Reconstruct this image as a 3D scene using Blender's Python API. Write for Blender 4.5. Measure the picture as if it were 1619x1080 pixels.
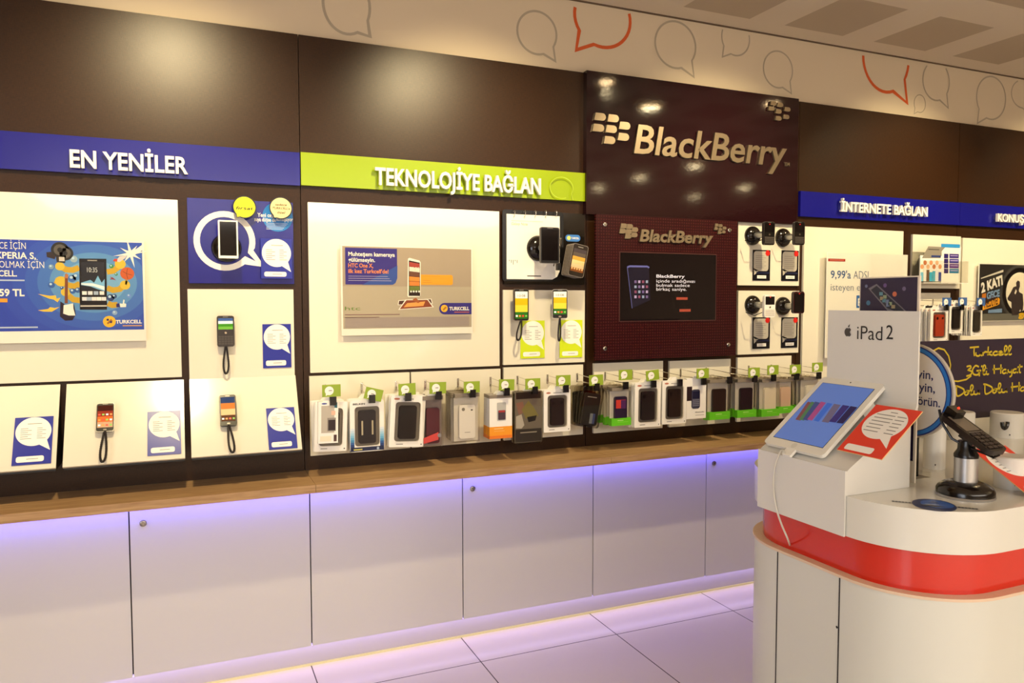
import bpy, bmesh, math, random
from mathutils import Vector, Matrix
random.seed(7)
SC = bpy.context.scene
COL = SC.collection
for o in list(bpy.data.objects):
    bpy.data.objects.remove(o)

# ------------------------------------------------------------------ camera, world, lights, exposure
CAM = Vector((-.4113, -2.9516, 1.3757)); YAW, PITCH, ROLL, FPX = .4069, -.0527, -.0014, 1200.78
_f = Vector((math.sin(YAW)*math.cos(PITCH), math.cos(YAW)*math.cos(PITCH), math.sin(PITCH)))
_r0 = Vector((math.cos(YAW), -math.sin(YAW), 0)); _u0 = _r0.cross(_f)
_r = _r0*math.cos(ROLL)+_u0*math.sin(ROLL); _u = _u0*math.cos(ROLL)-_r0*math.sin(ROLL)
cd = bpy.data.cameras.new('camera'); cam = bpy.data.objects.new('camera', cd); COL.objects.link(cam)
cam.matrix_world = Matrix(((_r.x, _u.x, -_f.x, CAM.x), (_r.y, _u.y, -_f.y, CAM.y), (_r.z, _u.z, -_f.z, CAM.z), (0, 0, 0, 1)))
cd.sensor_width = 36; cd.lens = FPX/1619*36; cd.clip_start = .05; SC.camera = cam
SC.view_settings.view_transform = 'Standard'; SC.view_settings.look = 'None'
SC.view_settings.exposure = -0.1; SC.view_settings.gamma = 1; SC.view_settings.use_curve_mapping = False
w = bpy.data.worlds.new('world'); SC.world = w; w.use_nodes = True
w.node_tree.nodes['Background'].inputs[0].default_value = (.9, .8, .65, 1)
w.node_tree.nodes['Background'].inputs[1].default_value = .05
SC.cycles.max_bounces = 8; SC.cycles.transparent_max_bounces = 24; SC.cycles.sample_clamp_indirect = 6
try:
    SC.cycles.use_denoising = True
except Exception:
    pass
CEIL = 2.68; XL_ = -3.4
LAMPX = [-1.72, -.44, .68, 1.91, 3.16, 4.40]; LAMPY = -1.08
WARM = (1, .80, .45); SOFT = (1, .84, .64)
def light(name, kind, loc, energy, color, **k):
    l = bpy.data.lights.new(name, kind); l.energy = energy; l.color = color
    for a, b in k.items():
        if a not in ('aim',): setattr(l, a, b)
    o = bpy.data.objects.new(name, l); COL.objects.link(o); o.location = loc
    d = k.get('aim', Vector((0, 0, -1)))
    o.rotation_euler = Vector(d).to_track_quat('-Z', 'Y').to_euler()
    return o
for x in LAMPX:
    light('downlight_spot', 'SPOT', (x, LAMPY, CEIL-.072), 138, WARM, aim=(0, 1.06, -.95), spot_size=math.radians(76), spot_blend=1.0, shadow_soft_size=.035)
ROOMLAMPS = [(2.47, -1.46), (4.1, -3.16), (3.99, -3.94), (3.95, -4.73), (5.48, -4.08), (5.4, -4.9)]
for x, y in ROOMLAMPS:
    light('room_lamp', 'AREA', (x, y, CEIL-.02), 2.0, (1, .85, .5), shape='DISK', size=.12)
light('added_ceiling_fill', 'AREA', (1.2, -7.9, CEIL-.03), 520, (1, .94, .86), shape='RECTANGLE', size=6.5, size_y=3.0)  # general fill, added overhead behind the camera with an invented luminous panel
light('added_side_fill', 'AREA', (XL_+.05, -3.8, 1.45), 60, (.93, .97, 1), shape='RECTANGLE', size=2.4, size_y=1.9, aim=(1, .12, -.05))  # fill added from the left wall, given an invented window
light('counter_led', 'AREA', (1.2, -.13, .699), 8, (.15, .12, 1), shape='RECTANGLE', size=4.9, size_y=.012, aim=(0, .25, -1))
light('plinth_led', 'AREA', (1.2, -.088, .086), 1.3, (.74, .60, 1), shape='RECTANGLE', size=4.9, size_y=.022, aim=(0, -.2, -1))

# ------------------------------------------------------------------ helpers
def ray(u, v): return _f + _r*((u-809.5)/FPX) - _u*((v-540)/FPX)
def lin(h):
    c = [int(h[i:i+2], 16)/255 for i in (0, 2, 4)]
    return tuple(x/12.92 if x <= .04045 else ((x+.055)/1.055)**2.4 for x in c)+(1,)
MATS = {}
def mat(h, rough=.5, metal=0, emit=0, coat=0, bump=None, name=None):
    k = (h, rough, metal, emit, coat, bump)
    if k in MATS: return MATS[k]
    m = bpy.data.materials.new(name or 'paint_'+h); m.use_nodes = True; n = m.node_tree; b = n.nodes['Principled BSDF']
    b.inputs['Base Color'].default_value = lin(h); b.inputs['Roughness'].default_value = rough; b.inputs['Metallic'].default_value = metal
    b.inputs['Coat Weight'].default_value = coat; b.inputs['Coat Roughness'].default_value = .04
    if emit: b.inputs['Emission Color'].default_value = lin(h); b.inputs['Emission Strength'].default_value = emit
    if bump:
        t = n.nodes.new('ShaderNodeTexNoise'); t.inputs['Scale'].default_value = bump[0]; t.inputs['Detail'].default_value = 2
        bp = n.nodes.new('ShaderNodeBump'); bp.inputs['Strength'].default_value = bump[1]; bp.inputs['Distance'].default_value = .002
        c = n.nodes.new('ShaderNodeTexCoord'); n.links.new(c.outputs['Object'], t.inputs['Vector'])
        n.links.new(t.outputs[0], bp.inputs['Height']); n.links.new(bp.outputs[0], b.inputs['Normal'])
    MATS[k] = m; return m
def node_mat(name, fn, **kw):
    m = bpy.data.materials.new(name); m.use_nodes = True; n = m.node_tree; b = n.nodes['Principled BSDF']
    tc = n.nodes.new('ShaderNodeTexCoord'); fn(n, b, tc); return m
def ramp(n, a, b, ca, cb):
    r = n.nodes.new('ShaderNodeValToRGB'); r.color_ramp.elements[0].position = a; r.color_ramp.elements[1].position = b
    r.color_ramp.elements[0].color = lin(ca); r.color_ramp.elements[1].color = lin(cb); return r
def noise(n, tc, scale, sc3, detail=4, out='Object'):
    mp = n.nodes.new('ShaderNodeMapping'); mp.inputs['Scale'].default_value = sc3
    t = n.nodes.new('ShaderNodeTexNoise'); t.inputs['Scale'].default_value = scale; t.inputs['Detail'].default_value = detail
    n.links.new(tc.outputs[out], mp.inputs[0]); n.links.new(mp.outputs[0], t.inputs['Vector']); return t
def m_laminate(n, b, tc):   # dark brown woven laminate
    a = noise(n, tc, 60, (1, 1, 14)); c = noise(n, tc, 60, (14, 1, 1))
    ad = n.nodes.new('ShaderNodeMath'); ad.operation = 'ADD'; n.links.new(a.outputs[0], ad.inputs[0]); n.links.new(c.outputs[0], ad.inputs[1])
    mu = n.nodes.new('ShaderNodeMath'); mu.operation = 'MULTIPLY'; mu.inputs[1].default_value = .5; n.links.new(ad.outputs[0], mu.inputs[0])
    r = ramp(n, .35, .65, '1c0e05', '3a210c'); n.links.new(mu.outputs[0], r.inputs[0]); n.links.new(r.outputs[0], b.inputs['Base Color'])
    b.inputs['Roughness'].default_value = .33; b.inputs['Specular IOR Level'].default_value = .32
    bp = n.nodes.new('ShaderNodeBump'); bp.inputs['Strength'].default_value = .25; bp.inputs['Distance'].default_value = .001
    n.links.new(mu.outputs[0], bp.inputs['Height']); n.links.new(bp.outputs[0], b.inputs['Normal'])
LAM = node_mat('brown_laminate', m_laminate)
def m_oak(n, b, tc):
    a = noise(n, tc, 7, (1.2, 22, 22), 6); r = ramp(n, .3, .7, '9a7550', 'bd9a6e')
    n.links.new(a.outputs[0], r.inputs[0]); n.links.new(r.outputs[0], b.inputs['Base Color']); b.inputs['Roughness'].default_value = .42
OAK = node_mat('oak_laminate', m_oak)
def m_maroon(n, b, tc, sc=34):  # maroon printed with small chevrons
    mp = n.nodes.new('ShaderNodeMapping'); mp.inputs['Scale'].default_value = (1, 0, 1); n.links.new(tc.outputs['Object'], mp.inputs[0])
    v = n.nodes.new('ShaderNodeTexVoronoi'); v.inputs['Scale'].default_value = 78; v.inputs['Randomness'].default_value = .12
    n.links.new(mp.outputs[0], v.inputs['Vector'])
    r = ramp(n, .12, .34, '471a1a', '2a0b0e'); n.links.new(v.outputs['Distance'], r.inputs[0]); n.links.new(r.outputs[0], b.inputs['Base Color'])
    b.inputs['Roughness'].default_value = .22; b.inputs['Specular IOR Level'].default_value = .3
MAROON = node_mat('maroon_pattern', m_maroon)
def m_gloss(n, b, tc):
    mp = n.nodes.new('ShaderNodeMapping'); mp.inputs['Scale'].default_value = (1, 0, 1); n.links.new(tc.outputs['Object'], mp.inputs[0])
    v = n.nodes.new('ShaderNodeTexVoronoi'); v.inputs['Scale'].default_value = 90; v.inputs['Randomness'].default_value = .1
    n.links.new(mp.outputs[0], v.inputs['Vector'])
    r = ramp(n, .12, .34, '2c0a12', '1a0409'); n.links.new(v.outputs['Distance'], r.inputs[0]); n.links.new(r.outputs[0], b.inputs['Base Color'])
    b.inputs['Roughness'].default_value = .07
    t = noise(n, tc, 60, (1, 1, 1), 2); bp = n.nodes.new('ShaderNodeBump'); bp.inputs['Strength'].default_value = .12; bp.inputs['Distance'].default_value = .0006
    n.links.new(t.outputs[0], bp.inputs['Height']); n.links.new(bp.outputs[0], b.inputs['Normal'])
GLOSS = node_mat('maroon_gloss', m_gloss)
def m_floor(n, b, tc):
    mp = n.nodes.new('ShaderNodeMapping'); mp.inputs['Location'].default_value = (6, 9.3, 0); n.links.new(tc.outputs['Object'], mp.inputs[0])
    br = n.nodes.new('ShaderNodeTexBrick'); br.offset = 0; br.squash = 1
    for k, v in {'Color1': lin('efe6da'), 'Color2': lin('ece2d6'), 'Mortar': lin('5a4d48')}.items(): br.inputs[k].default_value = v
    for k, v in {'Scale': 1, 'Mortar Size': .0022, 'Mortar Smooth': 0, 'Brick Width': .6, 'Row Height': .6}.items(): br.inputs[k].default_value = v
    n.links.new(mp.outputs[0], br.inputs['Vector']); n.links.new(br.outputs['Color'], b.inputs['Base Color']); b.inputs['Roughness'].default_value = .2
FLOOR = node_mat('glazed_floor_tiles', m_floor)
def m_ceil(n, b, tc):   # metal ceiling tiles with a perforated square in each
    sep = n.nodes.new('ShaderNodeSeparateXYZ'); n.links.new(tc.outputs['Object'], sep.inputs[0])
    def inside(sock, off, lo, hi):
        a = n.nodes.new('ShaderNodeMath'); a.operation = 'ADD'; a.inputs[1].default_value = off; n.links.new(sock, a.inputs[0])
        m = n.nodes.new('ShaderNodeMath'); m.operation = 'FLOORED_MODULO'; m.inputs[1].default_value = .577; n.links.new(a.outputs[0], m.inputs[0])
        g = n.nodes.new('ShaderNodeMath'); g.operation = 'GREATER_THAN'; g.inputs[1].default_value = lo; n.links.new(m.outputs[0], g.inputs[0])
        l = n.nodes.new('ShaderNodeMath'); l.operation = 'LESS_THAN'; l.inputs[1].default_value = hi; n.links.new(m.outputs[0], l.inputs[0])
        q = n.nodes.new('ShaderNodeMath'); q.operation = 'MULTIPLY'; n.links.new(g.outputs[0], q.inputs[0]); n.links.new(l.outputs[0], q.inputs[1])
        return q.outputs[0], m.outputs[0]
    gx, mx = inside(sep.outputs['X'], .180, .10, .47); gy, my = inside(sep.outputs['Y'], -.015, .10, .47)
    q = n.nodes.new('ShaderNodeMath'); q.operation = 'MULTIPLY'; n.links.new(gx, q.inputs[0]); n.links.new(gy, q.inputs[1])
    mix = n.nodes.new('ShaderNodeMix'); mix.data_type = 'RGBA'; mix.inputs['A'].default_value = lin('d8cab4'); mix.inputs['B'].default_value = lin('b5a48c')
    n.links.new(q.outputs[0], mix.inputs['Factor']); n.links.new(mix.outputs['Result'], b.inputs['Base Color']); b.inputs['Roughness'].default_value = .5
CEILM = node_mat('perforated_ceiling_tiles', m_ceil)
def clear(name, tint='f4f4f0', refl=.1, rough=.03, fr=.35):
    m = bpy.data.materials.new(name); m.use_nodes = True; n = m.node_tree; n.nodes.remove(n.nodes['Principled BSDF'])
    t = n.nodes.new('ShaderNodeBsdfTransparent'); t.inputs[0].default_value = lin(tint)
    g = n.nodes.new('ShaderNodeBsdfGlossy'); g.inputs['Roughness'].default_value = rough
    lw = n.nodes.new('ShaderNodeLayerWeight'); lw.inputs['Blend'].default_value = .25
    a = n.nodes.new('ShaderNodeMath'); a.operation = 'MULTIPLY_ADD'; a.inputs[1].default_value = fr; a.inputs[2].default_value = refl; n.links.new(lw.outputs['Fresnel'], a.inputs[0])
    mx = n.nodes.new('ShaderNodeMixShader'); n.links.new(a.outputs[0], mx.inputs[0]); n.links.new(t.outputs[0], mx.inputs[1]); n.links.new(g.outputs[0], mx.inputs[2])
    n.links.new(mx.outputs[0], n.nodes['Material Output'].inputs[0]); return m
CLEAR = clear('clear_plastic', 'f4f2ee', .0, .03, .18); ACRYL = clear('clear_acrylic', 'fbfbf9', .0, .01, .2); SMOKE = clear('smoky_plastic', 'dedad2', .03)
WHITE = mat('e8e4da', .35, name='white_acrylic'); PANEL = mat('e4decd', .16, coat=.5, name='gloss_white_panel'); DOOR = mat('d2cfcb', .22, name='white_gloss_door')
ISL = mat('d8d6cc', .22, coat=.3, name='white_solid_surface'); ISLP = mat('d8d6cf', .3, name='white_stand_acrylic')
BLACK = mat('0c0a0a', .25, name='black_plastic'); DARK = mat('100905', .5, name='dark_edge'); CHROME = mat('d8d4cc', .15, 1, name='chrome'); SILVER = mat('b4b4b4', .3, .8, name='brushed_silver')
RED = mat('cc220e', .16, coat=.25, name='red_gloss_band'); BLUE = mat('182596', .3, name='blue_print'); SIGNB = mat('0c0f80', .22, name='blue_glass'); SIGNG = mat('93ac00', .25, name='green_glass')
PW = mat('f2efe8', .5, name='print_white'); PG = mat('8a8680', .6, name='print_grey'); PK = mat('1a1a1e', .5, name='print_black'); LIME = mat('8fa82c', .4, name='lime_print'); LETTER = mat('f4f0e6', .3, name='white_lettering')
GREENP = mat('62c41a', .4, name='bright_green_print'); YEL = mat('e8dc1c', .5, name='yellow_print'); ORG = mat('f09a1c', .5, name='orange_print'); REDP = mat('e23c28', .5, name='red_print')

class MB:
    def __init__(s): s.v = []; s.f = []; s.mi = []; s.sm = []; s.mats = []
    def m(s, m):
        if m not in s.mats: s.mats.append(m)
        return s.mats.index(m)
    def add(s, vs, fs, m, sm=False, M=None):
        o = len(s.v); s.v += [tuple(M @ Vector(p)) if M else tuple(p) for p in vs]; k = s.m(m)
        for f in fs: s.f.append([i+o for i in f]); s.mi.append(k); s.sm.append(sm)
        return s
    def box(s, x0, x1, y0, y1, z0, z1, m, M=None):
        v = [(x, y, z) for x in (x0, x1) for y in (y0, y1) for z in (z0, z1)]
        return s.add(v, [(0, 1, 3, 2), (4, 6, 7, 5), (0, 4, 5, 1), (2, 3, 7, 6), (0, 2, 6, 4), (1, 5, 7, 3)], m, M=M)
    def prism(s, pts, y0, y1, m, sm=False, M=None, side=None):   # outline in x,z pushed along y
        n = len(pts); v = [(p[0], y0, p[1]) for p in pts]+[(p[0], y1, p[1]) for p in pts]
        s.add(v, [list(range(n)), list(range(2*n-1, n-1, -1))], m, False, M)
        s.add(v, [(i, (i+1) % n, n+(i+1) % n, n+i) for i in range(n)], side or m, sm, M); return s
    def flat(s, pts, h, m): return s.add([(p[0], -h, p[1]) for p in pts], [list(range(len(pts)))], m)
    def quad(s, x0, x1, z0, z1, h, m): return s.flat([(x0, z0), (x1, z0), (x1, z1), (x0, z1)], h, m)
    def disc(s, x, z, r, h, m, rz=None, n=28): return s.flat(ell(x, z, r, rz or r, n), h, m)
    def ribbon(s, pts, w, h, m, closed=False, zmax=1e9):
        P = [Vector(p) for p in pts]; n = len(P); L = []
        for i in range(n):
            a = P[(i-1) % n] if closed or i else P[i]; c = P[(i+1) % n] if closed or i < n-1 else P[i]
            d = (c-a); d = d.normalized() if d.length > 1e-9 else Vector((1, 0))
            k = 1.0
            if (closed or 0 < i < n-1):
                e = (P[i]-a).normalized(); k = min(1/max(abs(e.dot(d)), .4), 1.8)
            nn = Vector((-d.y, d.x))*w/2*k; L.append((P[i]+nn, P[i]-nn))
        for i in range(n if closed else n-1):
            a, b = L[i], L[(i+1) % n]; q = [a[0], b[0], b[1], a[1]]
            if max(p.y for p in q) < zmax: s.flat([(p.x, p.y) for p in q], h, m)
        return s
    def lathe(s, prof, m, n=28, M=None, sm=True):   # (r,h) about local z
        v = []; f = []
        for r, h in prof:
            for i in range(n): a = 2*math.pi*i/n; v.append((r*math.cos(a), r*math.sin(a), h))
        for j in range(len(prof)-1):
            for i in range(n): f.append((j*n+i, j*n+(i+1) % n, (j+1)*n+(i+1) % n, (j+1)*n+i))
        s.add(v, f, m, sm, M)
        if prof[0][0] > 0: s.add(v[:n], [list(range(n-1, -1, -1))], m, False, M)
        if prof[-1][0] > 0: s.add(v[-n:], [list(range(n))], m, False, M)
        return s
    def tube(s, pts, r, m, n=8, M=None):
        P = [Vector(p) for p in pts]; v = []; f = []; up = None
        for i, p in enumerate(P):
            t = (P[min(i+1, len(P)-1)]-P[max(i-1, 0)]).normalized()
            if up is None: up = t.orthogonal().normalized()
            up = (up-t*up.dot(t)).normalized(); b = t.cross(up)
            for k in range(n): a = 2*math.pi*k/n; v.append(tuple(p+(up*math.cos(a)+b*math.sin(a))*r))
        for i in range(len(P)-1):
            for k in range(n): f.append((i*n+k, i*n+(k+1) % n, (i+1)*n+(k+1) % n, (i+1)*n+k))
        f2 = [list(range(n-1, -1, -1)), [(len(P)-1)*n+k for k in range(n)]]
        s.add(v, f, m, True, M); return s.add(v, f2, m, False, M)
    def text(s, t, x, z, cap, h, m, width=None, bold=0, ext=0, shear=0, right=False, rot=0):
        vs, fs, w = glyphs(t, bold, ext > 0); kx = width/w if width else cap
        if right: x -= w*kx
        c, sn = math.cos(rot), math.sin(rot); o = []
        for a, b, d in vs:
            X = a*kx+shear*b*cap; Z = b*cap
            o.append((x+X*c-Z*sn, -h-(d+.5)*ext, z+X*sn+Z*c))
        return s.add(o, fs, m)
    def build(s, name, parent=None, label=None, mtx=None):
        me = bpy.data.meshes.new(name); me.from_pydata(s.v, [], s.f)
        for q in s.mats: me.materials.append(q)
        for p, i, k in zip(me.polygons, s.mi, s.sm): p.material_index = i; p.use_smooth = k
        bm = bmesh.new(); bm.from_mesh(me)
        bmesh.ops.remove_doubles(bm, verts=bm.verts, dist=1e-6) if any(s.sm) and len(bm.verts) < 20000 else None
        bmesh.ops.recalc_face_normals(bm, faces=bm.faces)
        for e in bm.edges:
            if len(e.link_faces) == 2 and e.calc_face_angle(0) > .65: e.smooth = False
        bm.to_mesh(me); bm.free()
        o = bpy.data.objects.new(name, me); COL.objects.link(o)
        if parent: o.parent = parent
        elif mtx is not None: o.matrix_world = mtx
        if label: o['label'] = label
        return o
_gl = {}
def glyphs(t, bold=0, ext=False):
    k = (t, bold, ext)
    if k in _gl: return _gl[k]
    def ev(body):
        c = bpy.data.curves.new('t', 'FONT'); c.body = body; c.size = 1; c.offset = bold; c.resolution_u = 3; c.extrude = .5 if ext else 0
        o = bpy.data.objects.new('t', c); COL.objects.link(o); dg = bpy.context.evaluated_depsgraph_get(); me = bpy.data.meshes.new_from_object(o.evaluated_get(dg))
        v = [tuple(q.co) for q in me.vertices]; f = [list(p.vertices) for p in me.polygons]
        bpy.data.objects.remove(o); bpy.data.curves.remove(c); bpy.data.meshes.remove(me); return v, f
    v, f = ev(t); hv, _ = ev('H'); ch = max(p[1] for p in hv)
    x0 = min(p[0] for p in v); x1 = max(p[0] for p in v)
    r = [((p[0]-x0)/ch, p[1]/ch, p[2]) for p in v], f, (x1-x0)/ch
    _gl[k] = r; return r
def ell(x, z, rx, rz, n=28): return [(x+rx*math.cos(2*math.pi*i/n), z+rz*math.sin(2*math.pi*i/n)) for i in range(n)]
def rrect(x0, x1, z0, z1, r, n=5):
    r = min(r, (x1-x0)/2, (z1-z0)/2); o = []
    for cx, cz, a in ((x1-r, z1-r, 0), (x0+r, z1-r, 90), (x0+r, z0+r, 180), (x1-r, z0+r, 270)):
        for i in range(n+1): b = math.radians(a+90*i/n); o.append((cx+r*math.cos(b), cz+r*math.sin(b)))
    return o
def bubble(cx, cz, rx, rz, tip, half=.33, n=36):   # round speech bubble outline with a tail to the point tip
    a = math.atan2((tip[1]-cz)/rz, (tip[0]-cx)/rx); o = [tip]
    for i in range(n+1):
        b = a+half+(2*math.pi-2*half)*i/n; o.append((cx+rx*math.cos(b), cz+rz*math.sin(b)))
    return o
class Pl:   # a plane in the shop: origin, x axis, z axis; px() gives the in-plane point seen at a photo pixel
    def __init__(s, o, ax=(1, 0, 0), az=(0, 0, 1)):
        s.o = Vector(o); s.ax = Vector(ax).normalized(); s.az = Vector(az).normalized(); s.ay = s.az.cross(s.ax)
    def px(s, u, v, h=0):
        d = ray(u, v); p0 = s.o-s.ay*h; t = (p0-CAM).dot(s.ay)/d.dot(s.ay); q = CAM+d*t-s.o; return q.dot(s.ax), q.dot(s.az)
    def at(s, u, v, h=0):
        a, b = s.px(u, v, h); return Pl(s.o+s.ax*a+s.az*b-s.ay*h, s.ax, s.az)
    def off(s, a=0, h=0, b=0): return Pl(s.o+s.ax*a+s.az*b-s.ay*h, s.ax, s.az)
    @property
    def M(s):
        return Matrix(((s.ax.x, s.ay.x, s.az.x, s.o.x), (s.ax.y, s.ay.y, s.az.y, s.o.y), (s.ax.z, s.ay.z, s.az.z, s.o.z), (0, 0, 0, 1)))
def tag(o, label, cat, group=None):
    o['label'] = label; o['category'] = cat
    if group: o['group'] = group
    return o
def thing(name, label, cat, pl, group=None):
    o = bpy.data.objects.new(name, None); COL.objects.link(o); o.empty_display_size = .03; o.matrix_world = pl.M if isinstance(pl, Pl) else Matrix.Translation(pl)
    return tag(o, label, cat, group)
def struct(o): o['kind'] = 'structure'; return o
W0 = Pl((0, 0, 0))
def wx(u, v, h=0): return W0.px(u, v, h)

# ------------------------------------------------------------------ room shell
XL, XR, YR = -3.4, 7.2, -10.4
struct(MB().box(XL, XR, YR, .2, -.06, 0, FLOOR).build('floor'))
struct(MB().box(XL, XR, YR, .2, CEIL, CEIL+.06, CEILM).build('ceiling'))
WALL = mat('d0c0a6', .6, name='cream_wall_paint'); SHOP = mat('7a6a54', .7, name='shop_wall_paint')
struct(MB().box(XL, XR, .03, .15, 0, CEIL, WALL).build('wall_front'))
struct(MB().box(XL-.1, XL, YR, .14, 0, CEIL, SHOP).build('wall_left'))
struct(MB().box(XR, XR+.1, YR, .14, 0, CEIL, SHOP).build('wall_right'))
struct(MB().box(XL, XR, YR-.1, YR, 0, CEIL, SHOP).build('wall_rear'))
struct(MB().box(XL, 6.2, .022, .0298, CEIL-.005, CEIL, mat('5c4a38', .6)).build('trim_1'))

for i, x in enumerate(LAMPX):
    t = thing('recessed_downlight', 'small round white recessed downlight in the ceiling in front of the display wall', 'downlight', Vector((x, LAMPY, CEIL)), 'recessed downlights along the display wall')
    MB().lathe([(.075, -.001), (.075, -.008), (.055, -.012), (.05, -.001)], WHITE).build('ring', t)
    MB().lathe([(.036, -.002), (.033, -.016), (.022, -.026), (.001, -.030)], mat('ffd9a0', .5, emit=40, name='lamp_glow')).build('bulb', t)
for x, y in ROOMLAMPS:
    t = thing('ceiling_lamp', 'wide round frosted ceiling lamp over the shop floor', 'ceiling lamp', Vector((x, y, CEIL)), 'round lamps over the shop floor')
    MB().lathe([(.11, 0), (.11, -.012), (.08, -.012), (.08, 0)], WHITE).build('ring', t)
    MB().lathe([(.075, -.003), (.001, -.003)], mat('ffe8a8', .5, emit=2, name='frosted_glow')).build('diffuser', t)

# invented window and luminous ceiling panel, added unseen to go with the fill lights
fw = struct(MB().box(XL, XL+.04, -5.06, -5.0, .45, 2.45, WHITE).box(XL, XL+.04, -2.6, -2.54, .45, 2.45, WHITE).box(XL, XL+.04, -5.0, -2.6, .45, .5, WHITE).box(XL, XL+.04, -5.0, -2.6, 2.4, 2.45, WHITE).box(XL, XL+.04, -3.82, -3.78, .5, 2.4, WHITE).build('added_window_1'))
MB().box(XL+.001, XL+.012, -5.0, -2.6, .5, 2.4, mat('dfe8ff', .3, emit=1.5, name='added_side_glow')).build('pane', fw)
t = thing('added_fill_panel', 'wide white luminous panel added as unseen fill light behind the camera', 'ceiling light', Vector((1.2, -7.9, CEIL)))
MB().box(-3.3, 3.3, -1.55, 1.55, -.02, 0, WHITE).build('frame', t); MB().box(-3.25, 3.25, -1.5, 1.5, -.022, -.0201, mat('fff4e4', .5, emit=1.5, name='added_fill_glow')).build('diffuser', t)
t = thing('led_strip', 'thin lavender LED strip under the base cabinets at floor level', 'led strip', Vector((0, -.088, .09)))
MB().box(-1.2, 4.8, -.008, .008, -.003, -.0002, mat('c8b4ff', .5, emit=1.5, name='lavender_led')).build('strip', t)

# soffit speech bubble decals: centre px, rx px, rz px, tail tip px
GREYD = mat('a79b88', .6, name='grey_vinyl'); ORGD = mat('c85420', .5, name='orange_vinyl')
DEC = [((548, 8), 37, 46, (585, 58), 0, 4.5, 'large grey speech bubble outline at the far left of the white wall'),
       ((849, 52), 31, 34, (878, 97), 0, 3.6, 'grey speech bubble outline just left of the first orange one'),
       ((953, 28), 44, 47, (911, 79), 1, 5.5, 'larger orange speech bubble outline above the maroon panel'),
       ((1068, 71), 32, 37, (1097, 122), 0, 3.3, 'grey speech bubble outline just right of the first orange one'),
       ((1163, 60), 22, 28, (1142, 90), 0, 2.6, 'grey speech bubble outline touching the ceiling with its tail to the left'),
       ((1230, 110), 23, 29, (1251, 148), 0, 2.6, 'grey speech bubble outline above the right corner of the maroon panel'),
       ((1401, 92), 36, 54, (1434, 163), 1, 5, 'orange speech bubble outline cut off by the ceiling, tail to the right'),
       ((1454, 164), 9, 14, (1445, 180), 0, 1.6, 'tiny grey speech bubble outline right of the cut orange one'),
       ((1480, 128), 21, 31, (1499, 171), 0, 2.6, 'tall grey speech bubble outline above the tiny one'),
       ((1567, 155), 23, 34, (1545, 195), 0, 2.6, 'grey speech bubble outline near the right end, tail to the left'),
       ((1617, 149), 18, 22, (1624, 178), 0, 2.2, 'grey speech bubble outline cut by the right frame edge')]
S0 = Pl((0, .03, 0))
for (c, ru, rv, tip, o_, wd, lab) in DEC:
    p = S0.at(*c); rx = (p.px(c[0]+ru, c[1])[0]-p.px(c[0]-ru, c[1])[0])/2; rz = (p.px(c[0], c[1]-rv)[1]-p.px(c[0], c[1]+rv)[1])/2
    wdt = wd*abs(p.px(c[0], c[1])[1]-p.px(c[0], c[1]+1)[1])
    pts = bubble(0, 0, rx, rz, p.px(*tip))
    m = MB().ribbon(pts, wdt, .001, ORGD if o_ else GREYD, True, zmax=CEIL-.012-p.o.z)
    tag(m.build('speech_bubble_decal', mtx=p.M), lab, 'wall decal')

# ------------------------------------------------------------------ brown backboards per module
ZT = 2.366
BX = [-2.44, wx(475, 300)[0]-1.205, wx(475, 300)[0], wx(927, 300)[0], wx(1262.5, 280)[0], wx(1515, 290)[0], wx(1515, 290)[0]+1.2, 6.0]
BLAB = ['outside the left frame edge', 'behind the blue EN YENİLER sign', 'behind the green TEKNOLOJİYE BAĞLAN sign', 'behind the maroon signage',
        'behind the blue İNTERNETE BAĞLAN sign', 'behind the KONUŞ sign at the right edge', 'past the right frame edge']
for i in range(7):
    if i in (0, 6): continue
    a, b = BX[i], BX[i+1]
    m = MB().box(a+.0015, b-.0015, 0, .02, .731, ZT, LAM)
    tag(m.build('display_backboard', mtx=Matrix.Translation((0, 0, 0))), 'tall dark brown laminate wall board '+BLAB[i], 'wall panel', None)

# sign bands
def sign(name, x0, x1, z0, z1, m, lab, texts, depth=.016):
    p = Pl((x0, 0, z0)); t = thing(name, lab, 'sign', p)
    MB().box(0, x1-x0, -depth, 0, 0, z1-z0, m).build('panel', t)
    for s, u0, u1, vt, vb, b in texts:
        q0 = p.px(u0, vb, depth+.02); q1 = p.px(u1, vb, depth+.02); q2 = p.px(u0, vt, depth+.02)
        MB().text(s, q0[0], q0[1], q2[1]-q0[1], depth+.012, LETTER, width=q1[0]-q0[0], bold=b, ext=.014).build('lettering', t)
    return t
ZS1 = (1.925); ZS0 = (1.803)
zb = wx(474, 241.3, .016)[1]; zb0 = wx(474, 293.5, .016)[1]
sign('sign_band', BX[1], BX[2]-.003, zb0, zb, SIGNB, 'long blue glass sign band reading EN YENİLER', [('EN YENİLER', 111, 297, 236.5, 264, .022)])
gz1 = (wx(476, 242.5, .016)[1]+wx(928, 272.2, .016)[1])/2; gz0 = (wx(476, 293.8, .016)[1]+wx(928, 317.5, .016)[1])/2
gs = sign('sign_band', BX[2]+.001, wx(929, 290, .016)[0], gz0, gz1, SIGNG, 'lime green glass sign band reading TEKNOLOJİYE BAĞLAN', [('TEKNOLOJİYE BAĞLAN', 593, 854.5, 264.5, 291.5, .022)])
bz1 = (wx(1264, 300.5, .016)[1]+wx(1513, 321, .016)[1])/2; bz0 = (wx(1264, 341, .016)[1]+wx(1513, 356.5, .016)[1])/2
sign('sign_band', BX[4]+.001, BX[5]-.001, bz0, bz1, SIGNB, 'blue glass sign band reading İNTERNETE BAĞLAN', [('İNTERNETE BAĞLAN', 1329, 1465.5, 318.5, 334, .022)])
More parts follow.
